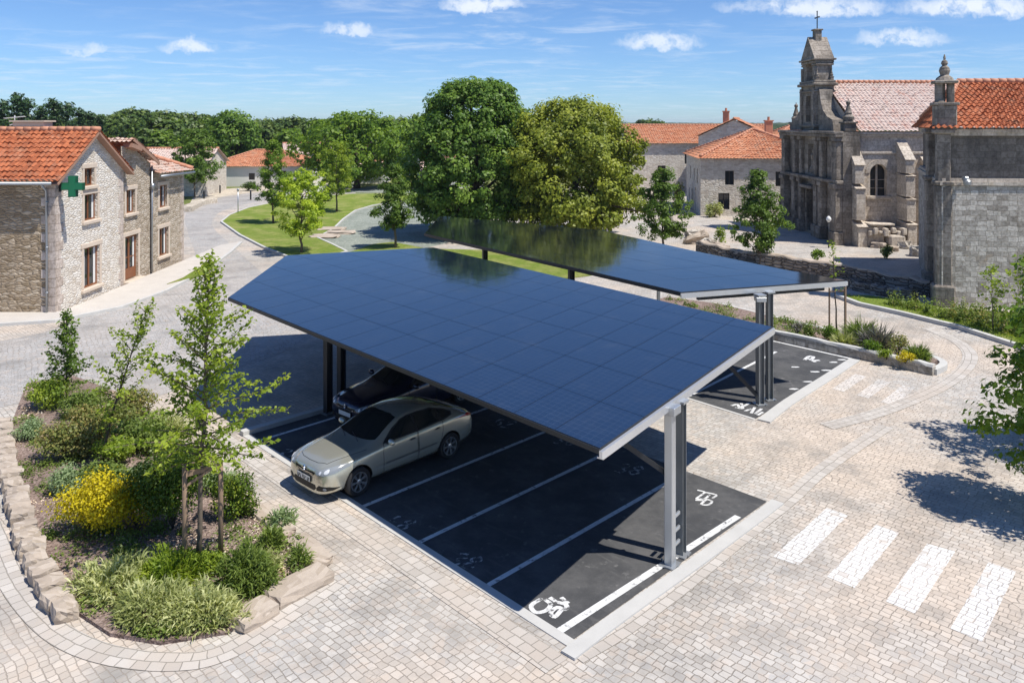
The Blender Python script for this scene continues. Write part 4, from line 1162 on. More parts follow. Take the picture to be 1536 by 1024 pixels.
# ================================================================== solar canopies
def plane3(a, b, c):
    n = (b - a).cross(c - a).normalized(); return a, n
def on_plane(u, v, pl):
    d = Vector(((u - 768) / F, 1.0, (HZ - v) / F)); o = Vector((0, 0, H)); return o + d * ((pl[0] - o).dot(pl[1]) / d.dot(pl[1]))
def make_canopy(name, label, px, plz, row, colw, posts, braces, girders, cells, brackets):
    """px: image corners E(front right), D(back right), then round to A(front left); plz: heights of E, D, A"""
    E, D, A = G(*px[0], plz[0]), G(*px[1], plz[1]), G(*px[-1], plz[2])
    pl = plane3(E, D, A); P = [E, D] + [on_plane(u, v, pl) for u, v in px[2:-1]] + [A]
    if pl[1].z < 0: pl = (pl[0], -pl[1])
    n = pl[1]; ea = (D - E).normalized(); eb = (A - E).normalized()
    zat = lambda x, y: pl[0].z - (n.x * (x - pl[0].x) + n.y * (y - pl[0].y)) / n.z
    base = Vector((sum(p.x for p in P) / len(P), sum(p.y for p in P) / len(P), 0))
    root = empty(name, label, 'solar canopy', base)
    def W(mb):                                   # world -> local of the root
        mb.v = [(x - base.x, y - base.y, z) for x, y, z in mb.v]; return mb
    # oblique coordinates of the outline
    det = ea.x * eb.y - ea.y * eb.x
    def ab(p):
        dx, dy = p.x - E.x, p.y - E.y; return ((dx * eb.y - dy * eb.x) / det, (ea.x * dy - ea.y * dx) / det)
    out = [ab(p) for p in P]
    area = sum(out[i][0] * out[(i + 1) % len(out)][1] - out[(i + 1) % len(out)][0] * out[i][1] for i in range(len(out)))
    if area < 0: out = out[::-1]
    a0, a1 = min(q[0] for q in out), max(q[0] for q in out); b0, b1 = min(q[1] for q in out), max(q[1] for q in out)
    na = max(1, round((a1 - a0) / row)); nb = max(1, round((b1 - b0) / colw)); ra = (a1 - a0) / na; rb = (b1 - b0) / nb; g = .0058
    rng = random.Random(5)
    for i in range(na):
        for j in range(nb):
            q = clip_rect(list(out), a0 + i * ra + g, a0 + (i + 1) * ra - g, b0 + j * rb + g, b0 + (j + 1) * rb - g)
            if not q: continue
            ar = abs(sum(q[k][0] * q[(k + 1) % len(q)][1] - q[(k + 1) % len(q)][0] * q[k][1] for k in range(len(q)))) / 2
            if ar < .03: continue
            mb = MB(); ti, tj, tk = rng.uniform(-.0010, .0010), rng.uniform(-.0010, .0010), 0.0
            am, bm_ = a0 + (i + .5) * ra, b0 + (j + .5) * rb
            pts = []
            for a, b in q:
                p = E + ea * a + eb * b; pts.append(Vector((p.x, p.y, zat(p.x, p.y) + tk + (a - am) * ti + (b - bm_) * tj)))
            top = [mb.vert(p) for p in pts]; bot = [mb.vert(p - n * .035) for p in pts]
            mb.face(top, 0, [(a - a0 - i * ra, b - b0 - j * rb) for a, b in q]); mb.face(bot[::-1], 1)
            for k in range(len(q)):
                l = (k + 1) % len(q); mb.face((top[k], bot[k], bot[l], top[l]), 1)
            W(mb).build('solar_panel', [cells, M['darksteel']], root)
    # edge frame
    fr = MB(); N_ = len(P)
    for k in range(1, N_):
        a, b = P[k], P[(k + 1) % N_]; fr.beam(a - n * .055, b - n * .055, .05, .085, 0)
    W(fr).build('edge_frame', M['darksteel'], root)
    fa = MB(); e = (D - E).normalized(); fa.beam(E - e * .03 - n * .10 + Vector((e.y, -e.x, 0)) * .03, D + e * .05 - n * .10 + Vector((e.y, -e.x, 0)) * .03, .06, .125, 0); fa.beam(E - n * .168, D - n * .168, .12, .025, 0)
    W(fa).build('fascia_channel', M['alu'], root)
    for k in range(na + 1):
        aa = min(max(a0 + k * ra, a0 + .12), a1 - .12)
        seg = clip_rect(list(out), aa - .001, aa + .001, b0, b1)
        if not seg: continue
        ba, bb = min(s[1] for s in seg) + .1, max(s[1] for s in seg) - .15
        mb = MB(); p0 = E + ea * aa + eb * ba; p1 = E + ea * aa + eb * bb
        p0.z = zat(p0.x, p0.y); p1.z = zat(p1.x, p1.y)
        mb.beam(p0 - n * .10, p1 - n * .10, .06, .11, 0); W(mb).build('purlin', M['darksteel'], root)
    for k in range(nb + 1):  # strips added under the column seams to stop sun leaking through the gaps
        bb = min(max(b0 + k * rb, b0 + .04), b1 - .04); seg = clip_rect(list(out), a0, a1, bb - .001, bb + .001)
        if not seg: continue
        aa, ac = min(s[0] for s in seg) + .03, max(s[0] for s in seg) - .03
        if ac - aa < .1: continue
        mb = MB(); p0 = E + ea * aa + eb * bb; p1 = E + ea * ac + eb * bb; p0.z = zat(p0.x, p0.y); p1.z = zat(p1.x, p1.y)
        mb.beam(p0 - n * .05, p1 - n * .05, .07, .02, 0); W(mb).build('sun_gap_cover', M['darksteel'], root)
    for bb in girders:
        seg = clip_rect(list(out), a0, a1, bb - .001, bb + .001)
        aa, ac = min(s[0] for s in seg) + .9, max(s[0] for s in seg) - .4
        mb = MB(); p0 = E + ea * aa + eb * bb; p1 = E + ea * ac + eb * bb
        mb.beam(p0 - n * .265, p1 - n * .265, .13, .20, 0); W(mb).build('girder', M['darksteel'], root)
    for (x, y, wx, wy, kind) in posts:
        mb = MB(); zt = zat(x, y) - .16; rz = math.atan2(ea.y, ea.x)
        mt = {'s': M['steel'], 'h': M['greysteel'], 'd': M['darksteel']}[kind]
        if kind == 's':
            mb.box((x, y, zt / 2), (wy, wx, zt), rz, 0, .012)
        else:                                    # H section
            c, s_ = math.cos(rz), math.sin(rz)
            for sg in (-1, 1): mb.box((x + c * sg * wy / 2, y + s_ * sg * wy / 2, zt / 2), (.014, wx, zt), rz)
            mb.box((x, y, zt / 2), (wy - .014, .012, zt), rz)
        po = W(mb).build('post', mt, root)
        mb = MB(); mb.box((x, y, .032), (wy + .16, wx + .14, .025), rz)
        for sx in (-1, 1):
            for sy in (-1, 1): mb.lathe([(.018, .045), (.018, .07)], (x + sx * (wy / 2 + .05), y + sy * (wx / 2 + .04), 0), 6)
        W(mb).build('base_plate', M['steel'], po)
        mb = MB(); mb.box((x, y, zt - .02), (wy + .1, wx + .08, .05), rz); W(mb).build('head_plate', M['steel'], po)
    for a, b, w in braces:
        mb = MB(); mb.beam(a, b, w, w); W(mb).build('brace', M['darksteel'], root)
    for c, d, rz in brackets:
        mb = MB(); mb.box(c, d, rz, 0, .01); W(mb).build('bracket', M['steel'], root)
    return root, zat

pA, pB = G(1005, 848).xy, G(1021, 832).xy
rz1 = math.atan2(20.05 - 13.18, 6.54 - 1.46)
pL, pM = G(492, 620).xy, G(512, 606).xy
midp = (pA + pB) / 2
can1, z1f = make_canopy('solar_canopy', 'large blue solar panel canopy over the near parking bays and the silver car', [(900, 672), (1158, 490), (650, 371), (430, 383), (343, 446)], (3.12, 3.38, 3.22), 1.55, 1.06,
    [(pA.x, pA.y, .17, .17, 's'), (pB.x, pB.y, .17, .15, 'h'), (pL.x, pL.y, .17, .20, 'd'), (pM.x, pM.y, .17, .20, 'd'), (-3.1, 29.4, .17, .2, 'd')],
    [((pA.x, pA.y + .1, 1.7), (pA.x - 1.7, pA.y - .3, 3.0), .09)],
    (.25, 11.6), M['solar'],
    [((pA.x - .01, pA.y - .02, 3.02), (.3, .34, .16), rz1), ((pB.x + .06, pB.y + .12, 2.95), (.30, .05, .34), rz1)] +
    [((midp.x + .03, midp.y, z), (.22, .05, .07), rz1) for z in (.35, .62, .9)])
pC, pD = G(1140, 607).xy, G(1154, 600).xy
can2, z2f = make_canopy('solar_canopy', 'narrower dark solar panel canopy behind, under the big trees', [(1022, 438), (1268, 420), (1180, 405), (1035, 375), (900, 345), (660, 324), (637, 350)], (3.5, 3.5, 3.6), 1.5, 1.7,
    [(pC.x, pC.y, .18, .18, 'h'), (pD.x, pD.y, .16, .16, 'h'), (-1.2, 35.3, .2, .2, 'd'), (2.3, 30.9, .2, .2, 'd'), (5.0, 27.2, .1, .1, 's')],
    [((pC.x - .1, pC.y, .3), (pC.x - 2.3, pC.y + 1.0, 2.6), .10)], (.4, 9.5), mat_solar('dark_solar_cells', (.003, .005, .008), (.004, .006, .010), .35),
    [((pC.x, pC.y - .02, 3.2), (.3, .28, .14), 0)])

# ================================================================== cars
GP1 = 'cars parked under the canopies'
car = make_car('parked_car', 'silver beige saloon car half in sunlight at the canopy edge', GP1, car_paint('champagne_paint', (.54, .535, .45), .6, .24), CARM)
fdir = Vector((-.687, -.726, 0)); rdir = Vector((-.726, .687, 0)); ccen = Vector((-3.13, 19.77, .016))
yaw = math.atan2(fdir.y, fdir.x)
car.location = ccen; car.rotation_euler = (0, 0, yaw)
CARM2 = dict(CARM); car2 = make_car('parked_car', 'dark car in deep shade beside the left canopy posts', GP1, car_paint('midnight_paint', (.010, .017, .045), .35, .25), CARM2, False)
car2.location = ccen + rdir * 2.66 - fdir * 2.9; car2.rotation_euler = (0, 0, yaw + .03)
dup(car2, (5.6, 29.6, .016), math.atan2(-a2.y, -a2.x), None, 'dark car almost hidden under the rear canopy, behind its right hand posts', GP1)

# ================================================================== pharmacy and its row of houses
X0 = -20.3
def house_row():
    root = empty('stone_house', 'pale stone gable house with the green cross and new orange tiled roof', 'house', (X0 - 5, 38, 0))
    loc = Vector((X0 - 5, 38, 0))
    def B(mb, name, mat, par=root, smooth=False):
        mb.v = [(x - loc.x, y - loc.y, z) for x, y, z in mb.v]; return mb.build(name, mat, par, smooth)
    y0, y1, ze, zr, ym = 35.4, 41.6, 6.05, 8.02, 38.5
    w = Wall((X0, y0), (X0, y1)); hh = lambda y: y - y0
    holes = [(hh(37.8), hh(38.7), 5.5, 6.35), (hh(37.8), hh(39.0), 3.84, 5.1), (hh(37.75), hh(39.2), .62, 2.56)]
    mb = MB(); w.face(mb, [(0, 0), (y1 - y0, 0), (y1 - y0, ze), (hh(ym), zr), (0, ze)], holes, .24); B(mb, 'wall', M['gable_stone'])
    s = Wall((X0 - 17, y0), (X0, y0)); mb = MB(); s.face(mb, [(0, 0), (17, 0), (17, ze), (0, ze)]); B(mb, 'wall', M['side_rubble'])
    mb = MB()
    for k in range(15):
        z = k * .402; a = .62 if k % 2 else .42
        w.box(mb, 0, a, z, z + .39, -.04, .025, bev=.01); s.box(mb, 17 - (1.04 - a), 17.025, z, z + .39, -.04, .022, bev=.01)
    B(mb, 'quoins', M['quoin']); mb = MB()
    for k in range(15):
        z = k * .402; a = .5 if k % 2 else .3
        w.box(mb, y1 - y0 - a, y1 - y0, z, z + .39, -.04, .022, bev=.01)
    B(mb, 'quoins', M['quoin'])
    wp = root
    def win(ww, *a, **k):
        before = set(bpy.data.objects); o = window(ww, None, *a, **k)
        for q in set(bpy.data.objects) - before:
            q.data.transform(Matrix.Translation(-loc))
        o.parent = root; return o
    win(w, *holes[0], M['wood'], M['glass'], M['dressed'], None)
    win(w, *holes[1], M['wood'], M['glass'], M['dressed'], M['curtain'])
    win(w, *holes[2], M['wood'], M['glass'], M['dressed'], M['curtain'], fw=.09)
    mb = MB(); ov = .42; k = (zr - ze) / (ym - y0)
    tile_roof(mb, (X0 - 17, y0 - ov, ze - ov * k + .12), (X0 + .38, y0 - ov, ze - ov * k + .12), (X0 + .38, ym, zr + .12), (X0 - 17, ym, zr + .12), .24, .37, .06)
    tile_roof(mb, (X0 + .38, y1 + ov, ze - ov * k + .12), (X0 - 17, y1 + ov, ze - ov * k + .12), (X0 - 17, ym, zr + .12), (X0 + .38, ym, zr + .12), .24, .37, .06)
    rf = B(mb, 'roof', M['tiles_red'], smooth=False)
    mb = MB(); ridge_tiles(mb, (X0 - 17, ym, zr + .2), (X0 + .38, ym, zr + .2)); B(mb, 'ridge_tiles', M['ridge'], rf, True)
    mb = MB()
    for ya, yb, sg in ((y0 - ov, ym, 1), (y1 + ov, ym, -1)):
        mb.beam((X0 + .36, ya, ze - ov * k + .03), (X0 + .36, yb, zr + .03), .04, .10); mb.beam((X0 + .17, ya, ze - ov * k + .02), (X0 + .17, yb, zr + .02), .36, .03)
    mb.beam((X0 - 17, y0 - .2, ze - .02), (X0 + .36, y0 - .2, ze - .02), .4, .03)
    B(mb, 'barge_board', M['barge'], rf)
    mb = MB(); mb.tube([(X0 - 17, y0 - ov - .05, ze - .18), (X0 + .1, y0 - ov - .05, ze - .20)], .075, 8); B(mb, 'gutter', M['zinc'], smooth=True)
    mb = MB(); mb.tube([(X0 - .35, y0 - ov - .05, ze - .22), (X0 - .35, y0 - .1, ze - .55), (X0 - .32, y0 - .09, 3), (X0 - .32, y0 - .09, .1)], .05, 8)
    for z in (1, 3, 5): mb.lathe([(.065, z - .03), (.065, z + .03)], (X0 - .32, y0 - .09, 0), 10)
    B(mb, 'downpipe', M['zinc'], smooth=True)
    mb = MB(); mb.box((X0 - 3.1, 38.9, zr + .3), (1.5, .8, .5), 0, 0, .03); mb.box((X0 - 3.1, 38.9, zr + .58), (1.7, 1.0, .07)); B(mb, 'chimney', M['dressed'], rf)
    return root
house_row()
# second and third houses of the row
def row_house2():
    loc = Vector((X0 - 4, 43.2, 0)); root = empty('stone_house', 'buff rubble house with the brown front door, between two neighbours', 'house', loc)
    def fin(mb, n, m, par=root, sm=False): mb.v = [(x - loc.x, y - loc.y, z) for x, y, z in mb.v]; return mb.build(n, m, par, sm)
    y0, y1 = 41.6, 45.0; w = Wall((X0 - .12, y0), (X0 - .12, y1)); hh = lambda y: y - y0
    holes = [(hh(42.15), hh(43.15), 3.7, 4.95), (hh(42.0), hh(43.5), .16, 2.5)]
    mb = MB(); w.face(mb, [(0, 0), (y1 - y0, 0), (y1 - y0, 6.25), (1.0, 7.3), (0, 7.3)], holes, .26); fin(mb, 'wall', M['grey_rubble'])
    before = set(bpy.data.objects)
    o = window(w, None, *holes[0], M['wood'], M['glass'], M['dressed'], M['curtain'])
    d = window(w, None, *holes[1], M['wood'], M['glass'], M['dressed'], M['curtain'], fw=.13, sill=False, name='door', bars=(1, 1))
    for q in set(bpy.data.objects) - before: q.data.transform(Matrix.Translation(-loc))
    o.parent = root; d.parent = root
    mb = MB(); w.box(mb, holes[1][0] + .14, holes[1][1] - .14, .2, .75, -.15, -.11); fin(mb, 'door_panel', M['wood'], d); mb = MB(); w.box(mb, holes[1][0] - .2, holes[1][1] + .2, 0, .15, -.1, .35, bev=.02); fin(mb, 'doorstep', M['dressed'])
    mb = MB(); tile_roof(mb, (X0 + .3, y1 + .25, 6.3), (X0 - 8, y1 + .25, 6.3), (X0 - 8, 42.2, 7.7), (X0 + .3, 42.2, 7.7), .24, .37, .055); tile_roof(mb, (X0 - 8, 41.62, 7.5), (X0 + .3, 41.62, 7.5), (X0 + .3, 42.2, 7.7), (X0 - 8, 42.2, 7.7), .24, .37, .055)
    rf = fin(mb, 'roof', M['tiles_old'])
    mb = MB(); mb.beam((X0 + .27, y1 + .25, 6.22), (X0 + .27, 42.2, 7.62), .06, .16); mb.beam((X0 + .1, 41.9, 7.35), (X0 + .1, 43.0, 7.10), .5, .22); fin(mb, 'barge_board', M['barge'], rf)
    mb = MB(); mb.tube([(X0 + .0, y1 - .08, 6.1), (X0 + .0, y1 - .08, .1)], .05, 8); mb.box((X0 + .05, y1 - .1, 4.95), (.16, .2, .3)); fin(mb, 'downpipe', M['zinc'], sm=True)
    return root
row_house2()
def row_house3():
    loc = Vector((X0 - 4, 47.1, 0)); root = empty('stone_house', 'low end house of the left row with lichened tiles and eaves over the road', 'house', loc)
    def fin(mb, n, m, par=root, sm=False): mb.v = [(x - loc.x, y - loc.y, z) for x, y, z in mb.v]; return mb.build(n, m, par, sm)
    y0, y1 = 45.0, 49.3; w = Wall((X0 - .02, y0), (X0 - .02, y1)); hh = lambda y: y - y0
    holes = [(hh(45.9), hh(46.9), 3.6, 4.9), (hh(45.85), hh(47.1), .8, 2.42)]
    mb = MB(); w.face(mb, [(0, 0), (y1 - y0, 0), (y1 - y0, 5.65), (0, 5.65)], holes, .26); e = Wall((X0 - .02, y1), (X0 - 9, y1)); e.face(mb, [(0, 0), (9, 0), (9, 5.65), (0, 5.65)]); fin(mb, 'wall', M['grey_rubble'])
    before = set(bpy.data.objects)
    for h_ in holes: o = window(w, None, *h_, M['wood'], M['glass'], M['dressed'], M['curtain']); o.parent = root
    for q in set(bpy.data.objects) - before: q.data.transform(Matrix.Translation(-loc))
    mb = MB(); tile_roof(mb, (X0 + .45, y0 - .1, 5.62), (X0 + .45, y1 + .4, 5.55), (X0 - 4.2, y1 - 2.2, 7.5), (X0 - 4.2, y0 - .1, 7.5), .24, .37, .055)
    tile_roof(mb, (X0 + .45, y1 + .4, 5.55), (X0 - 9, y1 + .4, 5.55), (X0 - 9, y1 - 2.2, 7.5), (X0 - 4.2, y1 - 2.2, 7.5), .24, .37, .055)
    rf = fin(mb, 'roof', M['tiles_old'])
    mb = MB(); ridge_tiles(mb, (X0 + .4, y1 + .35, 5.7), (X0 - 4.2, y1 - 2.2, 7.6)); fin(mb, 'ridge_tiles', M['ridge'], rf, True)
    mb = MB(); mb.tube([(X0 + .48, y0, 5.5), (X0 + .48, y1 + .4, 5.45)], .07, 8); fin(mb, 'gutter', M['zinc'], sm=True)
    mb = MB()
    for k in range(14): w.box(mb, y1 - y0 - (.5 if k % 2 else .32), y1 - y0 + .01, k * .4, k * .4 + .38, -.04, .02, bev=.01)
    fin(mb, 'quoins', M['quoin'])
    return root
row_house3()
# pharmacy cross
cx, cy, cz = X0 + .68, 35.62, 5.68
root = empty('pharmacy_cross', 'green pharmacy cross sign on a bracket at the gable corner', 'sign', (cx, cy, cz))
def cross_poly(a, w): return [(-w, -a), (w, -a), (w, -w), (a, -w), (a, w), (w, w), (w, a), (-w, a), (-w, w), (-a, w), (-a, -w), (-w, -w)]
mb = MB(); pts = cross_poly(.47, .165)
f0 = [mb.vert((x, -.12, z)) for x, z in pts]; f1 = [mb.vert((x, .12, z)) for x, z in pts]
mb.face(f0, 0); mb.face(f1[::-1], 0)
for i in range(12): mb.face((f0[i], f1[i], f1[(i + 1) % 12], f0[(i + 1) % 12]), 1)
mb.build('cross_body', [M['green'], M['green_dark']], root)
mb = MB(); p2 = cross_poly(.42, .12)
ff = [mb.vert((x, -.135, z)) for x, z in p2]; fb = [mb.vert((x, -.121, z)) for x, z in p2]; mb.face(ff)
for i in range(12): mb.face((ff[i], fb[i], fb[(i + 1) % 12], ff[(i + 1) % 12]))
mb.build('cross_face', M['green'], root)
mb = MB(); mb.box((-.62, .05, .0), (.12, .06, .5)); mb.beam((-.62, .05, .12), (-.4, .05, .12), .05, .05); mb.beam((-.62, .05, -.12), (-.4, .05, -.12), .05, .05); mb.build('bracket', M['darksteel'], root)
# roof aerial
mb = MB(); mb.tube([(0, 0, 0), (0, 0, 1.3)], .03, 6); mb.beam((-.5, 0, 1.15), (.5, 0, 1.25), .05, .04)
for k in range(6): mb.beam((-.45 + k * .18, -.2, 1.16 + k * .016), (-.45 + k * .18, .2, 1.16 + k * .016), .02, .02)
mb.beam((-.25, 0, .8), (.3, 0, .95), .06, .05); o = mb.build('roof_aerial', M['white']); o.location = (at(22, 196, 41).x, 41, 7.6); tag(o, 'small white television aerial above the left orange roof', 'aerial')

# ================================================================== simple village houses
def village(name, label, x0, x1, y0, y1, ze, zr, wallm, tilem, wins=(), hip=True, rz=0.0, chim=None, lean=None, axis='x'):
    cx, cy = (x0 + x1) / 2, (y0 + y1) / 2; root = empty(name, label, 'house', (cx, cy, 0), rz)
    a, b = (x1 - x0) / 2, (y1 - y0) / 2
    mb = MB(); fr = Wall((-a, -b), (a, -b)); lf = Wall((-a, b), (-a, -b)); rt = Wall((a, -b), (a, b)); bk = Wall((a, b), (-a, b))
    hf = [q[1:5] for q in wins if q[0] == 'f']; hl = [q[1:5] for q in wins if q[0] == 'l']; hr = [q[1:5] for q in wins if q[0] == 'r']
    gab = [(0, 0), (2 * b, 0), (2 * b, ze), (b, zr), (0, ze)] if not hip else [(0, 0), (2 * b, 0), (2 * b, ze), (0, ze)]
    fr.face(mb, [(0, 0), (2 * a, 0), (2 * a, ze), (0, ze)], hf, .2); lf.face(mb, gab, hl, .2); rt.face(mb, gab, hr, .2); bk.face(mb, [(0, 0), (2 * a, 0), (2 * a, ze), (0, ze)])
    mb.build('wall', wallm, root)
    for q in wins:
        ww = {'f': fr, 'l': lf, 'r': rt}[q[0]]
        kind = q[5] if len(q) > 5 else 'w'
        if kind == 'w': window(ww, root, *q[1:5], M['white'], M['glass'], M['dressed'], None, fw=.06, surround=.14)
        elif kind == 'd':
            d = MB(); ww.box(d, q[1], q[2], q[3], q[4], -.2, -.12); d.build('door', M['white'] if len(q) > 6 else M['door_dark'], root)
        else: window(ww, root, *q[1:5], M['door_dark'], M['glass'], None, None, fw=.06)
    o = .35; i = b if hip else -0.3
    mb = MB(); k = (zr - ze) / b; z = ze - o * k + .1; rz_ = zr + .1
    A, B_, C_, D_ = (-a - o, -b - o, z), (a + o, -b - o, z), (a + o, b + o, z), (-a - o, b + o, z); R0, R1 = (-a + i, 0, rz_), (a - i, 0, rz_)
    tile_roof(mb, A, B_, R1, R0, .3, .4, .07); tile_roof(mb, C_, D_, R0, R1, .3, .4, .07)
    if hip: tile_roof(mb, D_, A, R0, R0, .3, .4, .07); tile_roof(mb, B_, C_, R1, R1, .3, .4, .07)
    rf = mb.build('roof', tilem, root)
    mb = MB(); ridge_tiles(mb, (R0[0], 0, rz_ + .08), (R1[0], 0, rz_ + .08), .14)
    if hip:
        for q, r_ in ((A, R0), (B_, R1), (C_, R1), (D_, R0)): ridge_tiles(mb, Vector((q[0], q[1], q[2] + .12)).lerp(Vector((r_[0], r_[1], r_[2] + .08)), .05), (r_[0], r_[1], r_[2] + .08), .13)
    mb.build('ridge_tiles', M['ridge'], rf, True)
    if chim:
        mb = MB(); mb.box((chim[0], chim[1], zr + .25), (.7, .7, 1.5), 0, 0, .02); mb.box((chim[0], chim[1], zr + 1.0), (.85, .85, .12)); mb.tube([(chim[0], chim[1], zr + 1.05), (chim[0], chim[1], zr + 1.4)], .13, 8); mb.build('chimney', M['tiles_mid'] if False else M['ridge'], rf)
    return root
village('village_house', 'two storey stone house with hipped orange roof beside the church', 17.9, 29.5, 72.6, 84, 5.3, 7.75, M['village_stone'], M['tiles_mid'],
        [('f', 2.2, 3.0, 2.85, 4.15, 'o'), ('f', 4.5, 5.25, 2.75, 4.3, 'o'), ('f', 6.7, 7.5, 2.75, 4.1, 'o'), ('f', 1.6, 2.6, .6, 2.1, 'o'), ('f', 4.4, 5.2, .7, 2.0, 'o'), ('f', 7.0, 8.0, .7, 2.0, 'o'),
         ('l', 8.7, 9.4, 2.8, 4.2, 'o'), ('l', 6.4, 7.0, 2.9, 4.1, 'o'), ('l', 3.4, 4.0, 2.9, 4.2, 'o'), ('l', 7.2, 8.1, .05, 2.3, 'd', 1), ('l', 4.6, 5.2, .4, 2.0, 'o'), ('l', 2.4, 3.0, .6, 1.9, 'o')], True, R(-6), (2.0, 2.5))
village('village_house', 'long stone house with orange roof farthest back, left of the hipped house', 14.5, 33, 100, 109, 6.0, 8.1, M['village_stone'], M['tiles_mid'], [('f', 3.6, 4.6, .1, 3.2, 'd'), ('f', 7, 8, 3.4, 5, 'o'), ('f', 1.2, 2.0, 3.2, 4.4, 'o')], False, R(2))
village('village_house', 'small house with steep orange roof and chimney rising between two roofs', 23, 30, 90, 98, 7.0, 8.9, M['village_stone'], M['tiles_mid'], [('f', 3, 3.9, 3.8, 5.2, 'o')], False, R(70), (0, 1.2))
village('village_house', 'far orange roofed house just left of the church tower', 34, 48, 104, 112, 6.2, 8.2, M['village_stone'], M['tiles_mid'], [('f', 3, 4, 3.8, 5.2, 'o')], True, 0)
village('white_cottage', 'low white cottage with orange hipped roof behind the curving road', -41.0, -27.6, 107, 117, 2.7, 4.6, M['white_wall'], M['tiles_mid'], [('f', 1.0, 1.9, .1, 2.0, 'd'), ('f', 5.4, 6.2, .9, 1.8, 'o'), ('f', 9.4, 10.4, .1, 2.1, 'd')], True, R(3))
village('stone_barn', 'long pale barn roof showing above the end of the left row', -50, -36, 92, 101, 3.6, 5.3, M['village_stone'], M['tiles_pale'], [('f', 8, 9, .8, 2, 'o')], False, R(5))
village('village_house', 'house with faded roof half hidden behind the round dark tree', -36, -29, 123, 130, 3.8, 5.2, M['white_wall'], M['tiles_pale'], [], False, R(20))
village('village_house', 'small pink roofed house glimpsed left of the big round tree', -15.5, -9, 128, 136, 4.2, 6.0, M['white_wall'], M['tiles_pale'], [('f', 2, 3, 1, 2.4, 'o')], False, R(60))
village('garden_shed', 'pale low outbuilding behind the lawn, under the wide tree', -24.0, -18.0, 112, 117, 2.0, 2.9, M['white_wall'], M['tiles_pale'], [('f', 2, 3, .1, 1.8, 'd')], False, R(-4))
village('village_house', 'low house at the foot of the wide tree with pale end wall', -12, -4, 104, 110, 2.4, 3.8, M['white_wall'], M['tiles_pale'], [('f', 3, 4, .8, 1.8, 'o')], False, R(8))
